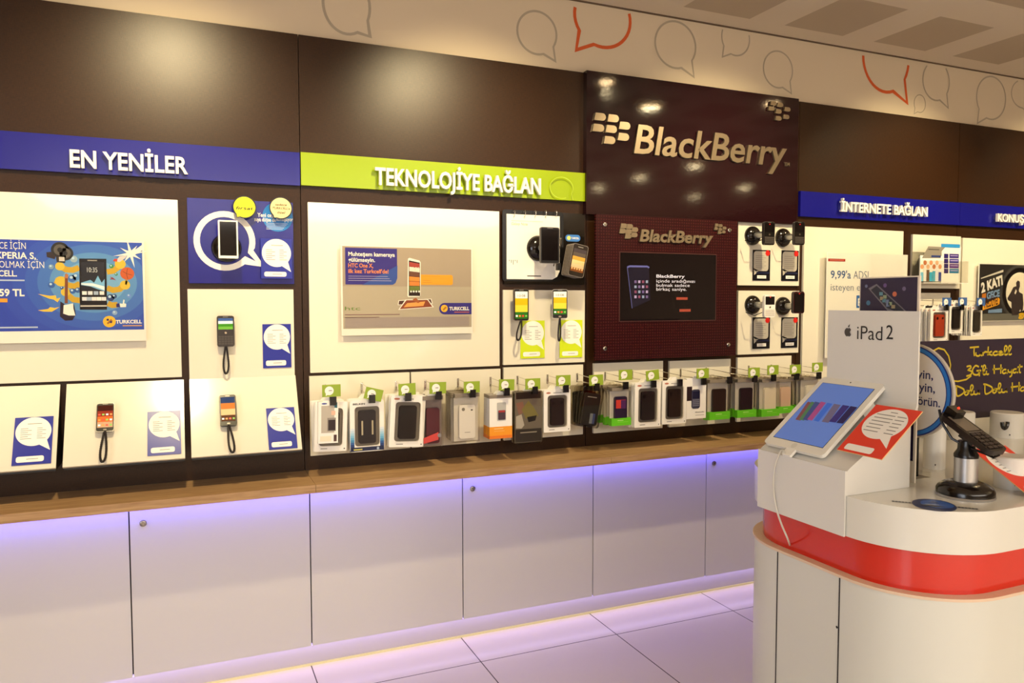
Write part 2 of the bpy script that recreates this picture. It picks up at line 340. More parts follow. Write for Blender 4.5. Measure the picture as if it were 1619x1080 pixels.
sign('sign_band', BX[5]+.001, BX[6], bz0, bz1, SIGNB, 'blue glass sign band reading KONUŞ, cut by the right frame edge', [('KONUŞ,', 1576, 1620, 337.5, 350, .022)])
p = W0.at(888, 297, .029); MBb = MB().ribbon(bubble(0, 0, .055, .045, (.055, -.05)), .004, 0, mat('a6bf1a', .4)); MBb.build('etched_speech_bubble', None, mtx=p.M)
bpy.data.objects['etched_speech_bubble'].parent = gs; bpy.data.objects['etched_speech_bubble'].matrix_parent_inverse = gs.matrix_world.inverted()

# ------------------------------------------------------------------ white display panels
def wpanel(u0, v0, u1, v1, lab, m=PANEL, t=.012, x0=None, z0=None, x1=None, name='white_display_panel', cat='display panel'):
    a, zt = wx(u0, v0, t); b, zbm = wx(u1, v1, t)
    if x0 is not None: a = x0
    if x1 is not None: b = x1
    if z0 is not None: zbm = z0
    p = Pl((a, 0, zbm)); o = MB().prism(rrect(0, b-a, 0, zt-zbm, .001, 1), -t, 0, m).build(name, mtx=p.M)
    tag(o, lab, cat); return (a, b, zbm, zt)
wpanel(0, 303, 287.5, 596, 'large gloss white wall panel behind the blue phone poster', x0=BX[1]+.03)
wpanel(295.5, 312.5, 465, 449, 'blue gloss square panel with a white speech bubble ring', SIGNB, name='blue_display_panel')
wpanel(296.3, 457, 466, 593.5, 'white panel under the blue panel, holding the keyboard phone')
wpanel(486.5, 319.5, 789.8, 578.5, 'large gloss white wall panel behind the grey camera phone poster')
wpanel(797, 332, 924, 450, 'black gloss panel behind the ring bound calendar sheet', mat('0d0907', .08, coat=.6, name='black_gloss'), name='black_display_panel')
wpanel(795.5, 458.5, 924.2, 572.5, 'white panel holding two phones over green cards')
R0 = 723.0
wpanel(489, 594.8, 642.6, 0, 'low white hook panel at the left end of the accessory row', z0=.788)
wpanel(650, 588.5, 790, 0, 'low white hook panel second from the left in the accessory row', z0=.788)
wpanel(796.3, 581.2, 924, 0, 'low white hook panel below the green cards', z0=.788)
wpanel(939, 574.8, 1053.6, 0, 'low white hook panel under the left of the maroon screen board', z0=.788)
wpanel(1058.7, 571, 1163, 0, 'low white hook panel under the right of the maroon screen board', z0=.788)
wpanel(1166.4, 565.5, 1261.5, 0, 'low white hook panel under the four keyboard phones', z0=.788)
wpanel(1167.5, 349.9, 1263, 452, 'white panel holding the upper pair of keyboard phones')
wpanel(1167.5, 459.5, 1262, 557.5, 'white panel holding the lower pair of keyboard phones')
wpanel(1272, 358, 1438, 0, 'tall white wall panel behind the ADSL poster', z0=.79)
wpanel(1443.5, 370.5, 1517, 456.5, 'small white panel behind the brochure holder')
wpanel(1444.5, 463, 1516, 0, 'small white panel behind the blue tagged hooks', z0=1.10)
wpanel(1522.5, 376, 1700, 0, 'white wall panel behind the 2 KATI poster', z0=1.10, x1=BX[6]-.03)
# slanted lower panels on wedges
ST, SB, SY = 1.099, .846, -.165
SL = Pl((0, -.012, ST), (1, 0, 0), (0, .153, ST-SB))
def slanted(x0, x1, lab):
    t = thing('slanted_display_shelf', lab, 'display panel', SL.off(x0))
    L = (Vector((0, .153, ST-SB))).length
    MB().box(0, x1-x0, 0, .010, -L, 0, PANEL).build('white_face', t)
    w_ = MB(); inv = SL.off(x0).M.inverted()
    v = [(x, y, z) for x in (x0+.002, x1-.002) for y, z in ((-.001, ST-.004), (-.001, SB-.012), (-.152, SB-.012), (-.150, SB))]
    w_.add([tuple(inv @ Vector(q)) for q in v], [(0, 1, 2, 3), (7, 6, 5, 4), (0, 4, 5, 1), (1, 5, 6, 2), (2, 6, 7, 3), (3, 7, 4, 0)], DARK).build('wedge_support', t)
slanted(BX[1]+.03, SL.px(95.3, 608)[0], 'slanted white shelf at the left frame edge with one blue card')
slanted(SL.px(105.5, 607)[0], SL.px(290, 598)[0], 'slanted white shelf with a small touch phone, middle of the three')
slanted(SL.px(299.5, 597.5)[0], SL.px(467, 594)[0], 'slanted white shelf with a black touch phone, nearest to the accessory row')

# ------------------------------------------------------------------ oak worktop, cabinets
CY, CZ1, CZ0 = -.25, .731, .702
for i in range(1, 7):
    a, b = (i-2)*1.2, (i-1)*1.2
    lab = ['light oak worktop length under the slanted shelves', 'light oak worktop length between the two longest cabinet seams left of centre', 'light oak worktop length under the maroon screen', 'light oak worktop length seen behind the white island', 'light oak worktop length past the island', 'light oak worktop length at the far right'][i-1]
    tag(MB().box(a+.0006, b-.0006, CY, .0, CZ0, CZ1, OAK).build('oak_worktop'), lab, 'worktop')
DW = .6
DOORLOCK = mat('9a948c', .25, .9, name='lock_metal')
LABC = ['white gloss base cabinet at the left edge of the picture', 'white gloss base cabinet under the left half of the accessory row', 'white gloss base cabinet in front of the island, below the maroon screen', 'white gloss base cabinet hidden behind the island', 'white gloss base cabinet glowing blue beyond the island', 'white gloss base cabinet at the far right end']
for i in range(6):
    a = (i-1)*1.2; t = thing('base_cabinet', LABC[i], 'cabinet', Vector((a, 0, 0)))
    MB().box(.002, 1.198, -.082, .018, .09, CZ0, DARK).build('body', t)
    MB().box(0, 1.2, -.068, .018, 0, .09, mat('c9c2c6', .25)).build('plinth', t)
    for k in range(2):
        d = MB().prism(rrect(k*DW+.0022, (k+1)*DW-.0022, .088, CZ0-.022, .002, 2), -.1, -.0822, DOOR).build('door', t)
        if k == 1:
            lk = MB(); Mx = Matrix.Translation((k*DW+.043, -.1, .62)) @ Matrix.Rotation(math.pi/2, 4, 'X')
            lk.lathe([(.011, 0), (.011, .004), (.008, .006), (.0045, .006), (.0045, .003), (.0005, .003)], DOORLOCK, M=Mx); pass
            lk.build('lock', d)
    MB().box(0, 1.2, -.074, -.0682, 0, .008, mat('e6dfa8', .4, name='painted_yellow_glow')).build('painted_glow_line', t)  # pale strip paints the reflected glow along the foot of the plinth
t = thing('led_strip', 'thin blue LED strip glowing under the front edge of the oak worktop', 'led strip', Vector((0, -.165, CZ0)))
MB().box(-1.2, 4.8, -.006, .006, -.003, 0, mat('5a50ff', .5, emit=2.0, name='blue_led')).build('strip', t)

# ------------------------------------------------------------------ maroon brand boards
def berry(m, cx, cz, w, h, hh, mt, ext=.01):
    o = [(cx-w*.5+.12*h, cz+h*.5), (cx-w*.5-.10*h, cz-h*.5)]
    for i in range(7):
        b = math.radians(-90+180*i/6); o.append((cx+w*.5-h*.5+h*.5*math.cos(b), cz+h*.5*math.sin(b)))
    m.prism(o, -hh-ext, -hh, mt)
LOGO = mat('958670', .34, .75, name='satin_logo_metal')
a0 = wx(927.5, 200, .03)[0]; a1 = wx(1262.3, 200, .03)[0]; zt1 = ZT+.002; zbb = wx(927, 337, .03)[1]-.004
P = Pl((a0, 0, zbb)); t = thing('brand_header_board', 'glossy dark maroon header board with large raised BlackBerry lettering', 'sign', P)
MB().box(0, a1-a0, -.03, 0, 0, zt1-zbb, GLOSS).build('panel', t)
mb = MB(); sc = lambda x, y: P.px(910+x/3.858, 80+y/3.858, .045)
for x, y in [(155, 402), (235, 412), (145, 470), (223, 477), (305, 457), (213, 545), (297, 525)]:
    c = sc(x, y); w_ = sc(x+33, y)[0]-sc(x-33, y)[0]; h_ = sc(x, y-23)[1]-sc(x, y+23)[1]; berry(mb, c[0], c[1], w_, h_, .031, LOGO)
mb.build('logo_mark', t)
mb = MB()
for x, y in [(1213, 320), (1253, 330), (1297, 357), (1200, 352), (1243, 370), (1290, 403), (1243, 412)]:
    c = sc(x, y); w_ = sc(x+18, y)[0]-sc(x-18, y)[0]; h_ = sc(x, y-13)[1]-sc(x, y+13)[1]; berry(mb, c[0], c[1], w_, h_, .031, LOGO)
mb.build('small_logo_mark', t)
q = P.px(1004.5, 240.5, .05); q1 = P.px(1250, 262, .05); qt = P.px(1008, 195.5, .05)
MB().text('BlackBerry', q[0], q[1], qt[1]-q[1], .031, LOGO, width=q1[0]-q[0]-.03, bold=.016, ext=.010, shear=.18).build('lettering', t)
q = P.px(1241, 262, .04); MB().text('TM', q[0], q[1], .017, .031, LOGO, bold=.02, ext=.006).build('trademark_letters', t)
# screen board
u0, u1 = wx(942, 450, .05)[0], wx(1165, 450, .05)[0]; zt1 = wx(942, 338, .05)[1]; zb1 = wx(942, 570, .05)[1]
P = Pl((u0, 0, zb1)); t = thing('screen_board', 'patterned maroon board with a built in screen and small BlackBerry logo', 'sign', P)
MB().box(0, u1-u0, -.05, -.036, 0, zt1-zb1, MAROON).build('panel', t)
for x, y in [(956, 355), (1152.8, 364), (956, 551), (1151, 545)]:
    c = P.px(x, y, .05); MB().lathe([(.009, 0), (.009, .004), (.005, .006), (.0005, .006)], CHROME, M=Matrix.Translation((c[0], -.05, c[1])) @ Matrix.Rotation(math.pi/2, 4, 'X')).lathe([(.006, -.06), (.006, -.001)], CHROME, M=Matrix.Translation((c[0], -.05, c[1])) @ Matrix.Rotation(math.pi/2, 4, 'X') @ Matrix.Translation((0, 0, .012))).build('standoff_bolt', t)
s0 = P.px(978.5, 509, .052); s1 = P.px(1133, 402, .052)
fr = MB().prism(rrect(s0[0], s1[0], s0[1], s1[1], .002, 1), -.053, -.05, mat('4a2c2c', .2)).build('screen_frame', t)
scr = MB().quad(s0[0]+.004, s1[0]-.004, s0[1]+.004, s1[1]-.004, .0535, mat('0a0508', .06, coat=.3, emit=.3, name='dark_screen'))
f4 = lambda x, y: P.px(920+x/4.154, 330+y/4.154, .054)
pk = [f4(298, 385), f4(440, 385), f4(450, 600), f4(330, 655)]
scr.flat(pk, .0538, mat('181522', .1, emit=.5)); scr.ribbon([f4(298, 385), f4(315, 378), f4(430, 380), f4(442, 388)], .008, .054, mat('4a4a78', .1, emit=.9)); scr.ribbon([f4(298, 385), f4(330, 655)], .004, .054, mat('3c3c60', .1, emit=.9))
for r_ in range(4):
    for c_ in range(4):
        a = f4(352+c_*25, 480+r_*33); scr.quad(a[0]-.006, a[0]+.006, a[1]-.006, a[1]+.006, .0541, mat(['5a4a70', '8a7a9a', '6a3a50', '707a90'][(r_*3+c_) % 4], .2, emit=.6))
for s_, y0, x1_, bb in (('BlackBerry', 452, 675, .02), ('içinde aradığınızı', 484, 742, 0), ('bulmak sadece', 512, 708, 0), ('birkaç saniye.', 538, 688, 0)):
    a = f4(489, y0); b = f4(x1_, y0); c = f4(489, y0-20); scr.text(s_, a[0], a[1], c[1]-a[1], .0541, mat('b8b4bc', .4, emit=.7, name='screen_text'), width=b[0]-a[0], bold=bb)
for a in (f4(635, 590), f4(655, 668)): scr.quad(a[0]-.012, a[0]+.05, a[1]-.006, a[1]+.006, .0541, mat('8a3a2a', .3, emit=.5))
scr.build('screen', fr)
mb = MB()
for x, y in [(275, 113), (313, 117), (268, 147), (308, 151), (347, 138), (303, 181), (343, 172)]:
    c = f4(x, y); berry(mb, c[0], c[1], .033, .021, .051, LOGO, .006)
mb.build('logo_mark', t); mb = MB()
for x, y in [(885, 108), (910, 112), (880, 131), (907, 136), (935, 128), (903, 157), (930, 152)]:
    c = f4(x, y); berry(mb, c[0], c[1], .021, .014, .051, LOGO, .006)
mb.build('small_logo_mark', t)
a, b, c = f4(375, 213), f4(848, 238), f4(377, 135)
MB().text('BlackBerry', a[0], a[1], c[1]-a[1], .051, LOGO, width=b[0]-a[0], bold=.03, ext=.01, shear=.2).build('lettering', t)

# ------------------------------------------------------------------ spec cards
def card(pl, u0, v0, u1, v1, main, lab, style=0, group=None, name='price_card'):
    """printed card with a white speech bubble and a pill at the foot"""
    p = pl.at((u0+u1)/2, (v0+v1)/2, .002); a = p.px(u0, v0); b = p.px(u1, v1); w_, h_ = (b[0]-a[0])/2, (a[1]-b[1])/2
    m = MB().box(-w_, w_, -.0015, .0015, -h_, h_, main)
    if style < 2:
        r = w_*.93; cz = h_-r*1.02
        m.flat(bubble(0, cz, r, r*1.0, (w_*.92, cz-r*1.35), .26), .0019, PW)
        m.flat(rrect(-w_*.8, w_*.62, -h_*.9, -h_*.66, w_*.12), .0019, PW)
        m.quad(-r*.35, r*.45, cz+r*.52, cz+r*.56, .0023, PG)
        for k in range(6):
            z = cz+r*(.2-.14*k); m.quad(-r*.72, -r*(.1 if k % 2 else .3), z, z+r*.035, .0023, PG); m.quad(r*.2, r*(.7 if k % 2 else .5), z, z+r*.035, .0023, PG)
        m.quad(-r*.3, r*.35, -h_*.79, -h_*.765, .0023, PG)
    else:
        m.flat(rrect(-w_*.92, w_*.8, -h_*.38, h_*.92, w_*.3), .0019, mat('b9b2a4', .35, name='card_grey')); m.flat([(-w_*.9, -h_*.2), (-w_*.3, -h_*.36), (-w_*.85, -h_*.66)], .0019, mat('b9b2a4', .35))
        m.quad(-w_*.5, w_*.55, -h_*.86, -h_*.66, .0019, PW); m.quad(-w_*.6, w_*.9, -h_*.55, -h_*.44, .0019, mat('0c1438', .4))
        m.disc(w_*.68, h_*.8, w_*.26, .0023, mat('d4221c', .3), n=16); m.quad(-w_*.35, w_*.4, -h_*.78, -h_*.75, .0023, PG)
        for k in range(7): m.quad(-w_*.7, w_*(.5 if k % 2 else .3), h_*(.6-.13*k), h_*(.6-.13*k)+h_*.03, .0023, PG)
    return tag(m.build(name, mtx=p.M), lab, 'price card', group)
WP = Pl((0, -.012, 0))
card(SL, 24, 661, 80.5, 732, BLUE, 'blue price card with white bubble on the left slanted shelf')
card(SL, 233, 651.5, 286.5, 717, BLUE, 'blue price card with white bubble beside the small touch phone')
card(SL, 420.5, 646, 470.5, 708, BLUE, 'blue price card with white bubble beside the black touch phone')
card(WP, 415, 513, 461, 581, BLUE, 'blue price card with white bubble beside the keyboard phone')
card(WP.off(h=.012), 412, 377, 462.5, 441, BLUE, 'blue price card in a clear sleeve on the blue panel')
card(WP, 823, 507.5, 861, 566, mat('c8dc10', .4, name='lime_card'), 'lime green price card under the left of the two dark phones')
card(WP, 885, 506.5, 920.5, 565, mat('c8dc10', .4), 'lime green price card under the right of the two dark phones')
NAVY = mat('0a0a14', .25, name='navy_card')
for c, l in zip([(1190.5, 395, 1217, 444), (1236, 396, 1261.8, 444.5), (1190.3, 502, 1216.7, 551), (1235.6, 502, 1260.4, 549.5)],
                ['upper left', 'upper right', 'lower left', 'lower right']):
    card(WP, *c, NAVY, 'black price card with a red dot, %s of the four' % l, 2)
# blue panel art
p = WP.at(360, 385, .001); pp = lambda u, v: p.px(u, v)
m = MB(); cx, cz = pp(355.5, 381); rx = (pp(399.5, 381)[0]-pp(311.5, 381)[0])/2; rz = (pp(355, 339)[1]-pp(355, 424)[1])/2
pts = bubble(cx, cz, rx, rz, pp(412, 418), .20); m.ribbon(pts, .021, 0, PW, True)
o = m.build('bubble_ring_decal', mtx=p.M); tag(o, 'thick white speech bubble ring on the blue panel', 'decal')
p = WP.at(439, 343, .001); m = MB(); m.disc(0, 0, .054, 0, mat('1c7ac8', .4), n=32)
for s_, v_, u0_, u1_ in (("Yeni cep", 342.5, 407, 433), ("suya düşse de", 349.5, 402, 436), ("konuşuyor", 349, 437, 463)):
    a = p.px(u0_, v_); b = p.px(u1_, v_); m.text(s_, a[0], a[1], .014, .0006, PW, width=b[0]-a[0], bold=.02)
for k in range(5):
    a = p.px(421, 352.5+2.3*k); b = p.px(455-k*2, 352.5+2.3*k); m.quad(a[0], b[0], a[1]-.0018, a[1], .0006, mat('b8c8e8', .5))
tag(m.build('round_blue_sticker', mtx=p.M), 'round light blue sticker with white words behind the cream round tag', 'sticker')
for (u, v, r, c_, tp, lab, ws) in ((386.5, 327.5, 17, mat('f0f020', .4, name='neon_yellow'), (374, 344), 'neon yellow round tag with handwriting fırsat', [('fırsat', 372.5, 400, 331, .011)]),
                               (444, 329, 16.5, mat('ecd69a', .4, name='cream_tag'), (433, 345), 'cream round tag with handwriting sadece TURKCELL\'e özel', [('sadece', 435, 453, 325, .008), ("TURKCELL'e", 430, 458, 330.5, .008), ('özel', 438, 450, 337.5, .008)])):
    p = WP.at(u, v, .03); e = p.px(u+r, v)[0]; t = thing('round_tag', lab, 'tag', p)
    q = MB().prism(bubble(0, 0, e*1.1, e*1.1, p.px(*tp), .2), -.0012, .0008, BLACK).build('backing', t)
    m = MB().flat(bubble(0, 0, e, e, [k*.93 for k in p.px(*tp)], .2), .0016, c_)
    for s_, a, b, vv, cp in ws: A = p.px(a, vv); B = p.px(b, vv); m.text(s_, A[0], A[1], cp, .002, PK, width=B[0]-A[0], shear=.25, bold=.015)
    m.build('face', t); MB().tube([(0, .001, e*.4), (0, .03, e*.4)], .002, BLACK).build('stem', t)

# ------------------------------------------------------------------ phones
def phone(pl, u0, v0, u1, v1, lab, body=BLACK, edge=None, screen='icons', th=.011, h=.02, face=.08, chin=.14, keys=False, name='mobile_phone', loop=None, mount=None, rot=0, corner=.008, group=None):
    p = pl.at((u0+u1)/2, (v0+v1)/2, h)
    a = p.px(u0, v0); b = p.px(u1, v1); w_, h_ = (b[0]-a[0])/2, (a[1]-b[1])/2
    if rot: p = Pl(p.o, p.ax*math.cos(rot)+p.ay*math.sin(rot), p.az)
    t = thing(name, lab, 'phone', p, group)
    m = MB().prism(rrect(-w_, w_, -h_, h_, corner), -th*.35, th*.65, edge or body, True); m.flat(rrect(-w_*.95, w_*.95, -h_*.97, h_*.97, corner*.9), th*.35+.0003, body); m.build('body', t)
    f = th*.35+.0008; z1 = h_*(1-face*2); z0 = -h_*(1-chin*2) if not keys else h_*.12; sw = w_*.84
    s = MB()
    if screen == 'icons': cols = ('3a1008', '8a3020', 'd86a30', 'c8a080')
    elif screen == 'sky': cols = ('243a6a', 'c87838', 'e8c090', '5a3a28')
    elif screen == 'field': cols = ('f0f0e8', 'e8b418', 'f0d040', '2a6a20')
    elif screen == 'green': cols = ('3a5a9a', 'dce8f0', '3a8a20', '6ab040')
    elif screen == 'note': cols = ('302a30', 'd8a850', 'f0d8a8', '8a5020')
    else: cols = ('0a0608',)*4
    n = len(cols)
    for i, c in enumerate(cols): s.quad(-sw, sw, z1+(z0-z1)*(i+1)/n, z1+(z0-z1)*i/n, f, mat(c, .08, emit=0 if screen == 'off' else .12))
    if screen in ('icons', 'sky', 'field', 'note'):
        for r_ in range(3 if screen == 'icons' else 1):
            for c_ in range(4): x = -sw+sw*2*(c_+.5)/4; z = z0+(z1-z0)*(.1+.24*r_); s.quad(x-sw*.15, x+sw*.15, z-sw*.12, z+sw*.14, f+.0003, mat(['f0e8e0', 'e08030', 'd03020', '70b040'][(c_+r_) % 4], .3, emit=.4))
        if screen == 'field': s.text('10:08', -sw*.6, z1-(z1-z0)*.2, w_*.3, f+.0003, mat('505050', .4), width=sw*1.2)
    if screen == 'note':
        s.disc(0, z1-(z1-z0)*.25, sw*.3, f+.0004, mat('b89868', .3, emit=.3), n=16)
    s.build('screen', t)
    d = MB(); d.flat(rrect(-w_*.3, w_*.3, h_*(1-face*1.1), h_*(1-face*.8), .002, 2), f, mat('a8a49c', .3, .6)); d.build('earpiece', t)
    if keys:
        k = MB()
        for r_ in range(4):
            for c_ in range(8 if w_ > .03 else 5): n_ = 8 if w_ > .03 else 5; x = -w_*.86+w_*1.72*(c_+.5)/n_; z = -h_*.36-h_*.15*r_; k.box(x-w_*.7/n_, x+w_*.7/n_, -f-.001, -f+.0005, z-h_*.055, z+h_*.055, mat('4a4440' if body is not PW else 'dcd6cc', .3))
        k.build('keypad', t); d = MB(); d.disc(0, -h_*.1, w_*.14, f+.001, CHROME, n=14); d.build('trackpad', t)
    elif chin > .1: MB().flat(rrect(-w_*.2, w_*.2, -h_*(1-chin*.6), -h_*(1-chin*1.3), .003, 2), f, CHROME if body is not PW else mat('c8c4bc', .3)).build('home_button', t)
    if mount:   # short post back to the panel
        MB().lathe([(.016, -th*.6), (.016, -h-.0)], BLACK, M=Matrix.Rotation(math.pi/2, 4, 'X') @ Matrix.Translation((0, 0, 0))).build('mounting_post', t)
    if loop:
        bu, bv, lw = loop; q = p.px(bu, bv); pts = []; L = -h_-q[1]
        for i in range(25):
            a_ = i/24*2*math.pi; z = -h_-L*(1-math.cos(a_))/2; x = q[0]+lw*math.sin(a_)*(.35+.65*(1-math.cos(a_))/2)*1.25*(1 if L else 1)
            x = q[0]*(1-math.cos(a_))/2+lw*math.sin(a_)*(.3+.7*(1-math.cos(a_))/2); pts.append((x, -.001, z+.003))
        c = MB().tube(pts, .0032, mat('1c1110', .5, name='cord_rubber'), 7)
        for i in range(1, len(pts)-1):
            for jj in (0, .5):
                A = Vector(pts[i]).lerp(Vector(pts[i+1]), jj) if i < len(pts)-1 else Vector(pts[i]); c.lathe([(.001, -.0014), (.0043, -.0007), (.0043, .0007), (.001, .0014)], mat('1c1110', .5), 8, Matrix.Translation(A) @ (Vector(pts[i+1])-Vector(pts[i])).to_track_quat('Z', 'Y').to_matrix().to_4x4())
        c.build('coiled_security_cord', t)
    return t, p
SE = mat('b8b4ac', .25, .7, name='silver_edge')
phone(SL, 152.5, 639, 180.5, 682, 'small black touch phone with silver edges on the middle slanted shelf', edge=SE, screen='icons', loop=(162, 732, .012), mount=True)
phone(SL, 346, 625.5, 375, 672.5, 'black rugged touch phone on the right slanted shelf', screen='sky', loop=(368, 717, .012), mount=True)
phone(WP, 342.5, 499.5, 371, 548, 'grey keyboard phone with a lit screen on the white panel', body=mat('2c2626', .3), edge=mat('4a4442', .3), screen='green', keys=True, loop=(357.5, 592, .012), mount=True)
phone(WP, 812, 457, 835.5, 507, 'dark phone with a yellow field wallpaper, left of the pair', edge=mat('5a5048', .3), screen='field', h=.05, loop=(819, 539, .014), mount=True, chin=.06)
phone(WP, 874.5, 457.5, 896, 503.5, 'silver chinned phone with a yellow field wallpaper, right of the pair', edge=SE, screen='field', h=.07, loop=(884, 540, .007), mount=True, rot=-.35)
def mount(pl, u, v, r, dist, lab, name='phone_mount', arm=.016, armto=None):
    p = pl.at(u, v, 0); t = thing(name, lab, 'phone mount', p)
    R = Matrix.Rotation(math.pi/2, 4, 'X')
    pr = [(r, 0)]+[(r*math.cos(k*math.pi/2/7), r*.62*math.sin(k*math.pi/2/7)+.004) for k in range(8)]; pr[-1] = (.001, r*.62+.004)
    MB().lathe(pr, mat('15100e', .12, name='black_gloss_dome'), 32, R).build('dome', t)
    MB().lathe([(arm*.9, r*.45), (arm, dist-.012), (arm*.6, dist-.004)], SILVER, 24, R).build('arm', t)
    return p
mount(WP, 358, 392, .052, .062, 'black dome mount behind the white phone on the blue panel')
phone(WP, 344.5, 348, 377, 409, 'white framed phone with a black screen in the bubble ring', body=PW, edge=PW, screen='off', h=.075, face=.04, chin=.07, corner=.003)
mount(WP, 850, 393, .055, .112, 'black dome mount on the calendar sheet')
phone(WP, 854, 359, 884, 417, 'tall black phone held out in front of the calendar sheet', screen='off', h=.125, edge=mat('4a4644', .3), face=.06, chin=.08)
t = thing('security_cable', 'thin grey security cable looping beside the phone on the calendar', 'cable', WP.at(884, 395, .1))
MB().tube([(-.005, 0, -.07), (-.03, -.01, -.04), (-.035, -.01, 0), (-.012, 0, .035), (.02, .02, .05), (.035, .05, .03), (.02, .07, -.02), (-.005, .04, -.065)], .0025, mat('6a5e50', .4)).build('cable', t)
MB().box(-.012, .004, -.008, .008, -.085, -.055, BLACK).build('alarm_box', t)
BBP = [((1189, 373), (1207, 350, 1223.6, 388), 'black keyboard phone', 'upper left', BLACK, 0), ((1237, 376), (1255, 350, 1271, 388), 'black keyboard phone', 'upper right', BLACK, 0),
       ((1189, 482), (1207.8, 466, 1224.4, 502), 'white keyboard phone', 'lower left', PW, 1), ((1237, 484), (1253.5, 461, 1270.5, 495.6), 'dark red phone', 'lower right', mat('3a0a10', .2), 0)]
for (c, b, nm, pos, bd, sc_) in BBP:
    mount(WP, c[0], c[1], .046, .108, 'black dome phone mount with a silver arm, %s of the four' % pos)
    T_, q = phone(WP, *b, nm+' on a silver arm, %s of the four' % pos, body=bd, edge=bd if sc_ else mat('3a3434', .25), screen='off', h=.116, keys=pos != 'lower right', th=.014, corner=.012, chin=.05)
    MB().tube([(-.03, .012, -.03), (-.06, .03, -.045), (-.075, .075, -.03)], .002, BLACK).build('security_cord', T_)
    MB().lathe([(.002, 0), (.0025, .002), (.001, .004)], mat('e01818', .3, emit=.6), 12, Matrix.Translation((0, -.006, .042)) @ Matrix.Rotation(math.pi/2, 4, 'X')).build('sensor_light', T_)

# calendar sheet with rings
p = WP.at(843.5, 391, .006); a = p.px(802, 339.5); b = p.px(885.6, 443.5); t = thing('calendar_sheet', 'cream ring bound calendar sheet on the black panel', 'calendar', p)
w2, h2 = (b[0]-a[0])/2, (a[1]-b[1])/2
m = MB().prism([(-w2, -h2), (w2-.035, -h2), (w2-.012, -h2+.012), (w2, -h2+.035), (w2, h2), (-w2, h2)], -.001, .003, PW)
m.text('Galaxy Note', -w2+.02, h2-.045, .011, .0014, mat('b8a070', .5), width=.075, shear=.2); m.quad(-w2+.02, w2-.08, h2-.028, h2-.0265, .0014, mat('c8b890', .5))
m.quad(-.03, .035, -h2+.012, -h2+.016, .0014, PK)
for k in range(5): m.quad(-w2+.01+.009*k, -w2+.013+.009*k, -h2*.45-.007*(k % 3), -h2*.45+.006, .0014, PG)
m.build('sheet', t)
MB().prism(rrect(-w2-.018, w2+.02, -h2-.008, h2+.018, .012), .003, .005, BLACK).build('backing_board', t)
for u in (812, 828.6, 845, 861.5, 878):
    x, z = p.px(u, 341); MB().tube([(x+.001*math.sin(k/10*6.28), -.004+.011*math.cos(k/10*6.28), z+.008+.014*math.sin(k/10*6.28)) for k in range(11)], .0013, CHROME, 6).build('ring', t)
p = WP.at(905.7, 376.5, .003); tag(MB().prism(rrect(-.036, .036, -.0145, .0145, .014), -.001, .002, mat('3a78c8', .3)).disc(-.02, 0, .009, .0013, mat('f0e070', .4), n=14).text('TURKCELL', -.008, -.004, .008, .0013, PW, width=.038, bold=.02).build('brand_sticker', mtx=p.M), 'small light blue TURKCELL sticker on the black panel', 'sticker')
# stack of dummy phone cards in a clear pocket
base = WP.at(915, 412, .12); t = thing('card_pocket', 'clear acrylic pocket holding a stack of phone shaped leaflets', 'leaflet holder', base)
MB().box(-.05, .052, -.010, -.008, -.055, -.01, ACRYL).box(-.05, .052, -.01, .09, -.058, -.055, ACRYL).box(-.05, .052, .088, .118, -.058, .0, ACRYL).build('pocket', t)
for k in range(6):
    q = Pl(base.o+Vector((-.0+.001*k, .004+.014*k, .0)), (math.cos(.2), 0, -math.sin(.2)*-1*-1), (math.sin(.2), 0, math.cos(.2)))
    tt = thing('phone_leaflet', 'phone shaped leaflet, %s in the clear pocket' % ['front one', 'second', 'third', 'fourth', 'fifth', 'rearmost'][k], 'leaflet', q, 'phone leaflets in the pocket')
    MB().prism(rrect(-.037, .037, -.068, .068, .01), -.001, .001, mat('8a8078', .3)).flat(rrect(-.035, .035, -.066, .066, .009), .0013, mat('2c241e', .2)).build('cut_out', tt)
    if k == 0:
        s = MB()
        for i, c in enumerate(('453c40', '5a5048', 'd8a040', 'f0c890', 'e8c8a0', '8a5028')): s.quad(-.03, .03, .048-.016*(i+1), .048-.016*i, .0018, mat(c, .2))
        for i in range(5): s.disc(-.024+.012*i, -.036, .004, .0021, mat('f0c080', .4), n=10)
        s.quad(-.012, .012, .055, .058, .0018, PG); s.build('printed_screen', tt)
# ------------------------------------------------------------------ posters
def poster(u0, v0, u1, v1, lab, h=.02, foot=0, x0=None, name='poster'):
    p = WP.at((max(u0, 0)+u1)/2, (v0+v1)/2, h); a = p.px(u0, v0); b = p.px(u1, v1); t = thing(name, lab, 'poster', p)
    if x0 is not None: a = (x0-p.o.x, a[1])
    MB().box(a[0]-.006, b[0]+.006, 0, .003, b[1]-foot-.004, a[1]+.006, PW).box(a[0]-.006, b[0]+.006, -.0034, -.0028, b[1]-foot-.004, a[1]+.006, ACRYL).build('acrylic_holder', t)
    MB().box(a[0]+.02, a[0]+.05, .003, h, 0, .03, SILVER).box(b[0]-.05, b[0]-.02, .003, h, 0, .03, SILVER).build('wall_spacer', t)
    return t, p, a, b
t, p, a, b = poster(-120, 375, 228, 521, 'large blue poster of a phone with yellow arms, price 59 TL', foot=.035, x0=-1.32)
g = lambda x, y: p.px(60+x/6.75, 370+y/6.75)   # from the close view of the picture
m = MB(); m.quad(a[0], b[0], b[1], a[1], .0002, mat('2440b4', .35, name='poster_blue'))
c = g(600, 520)
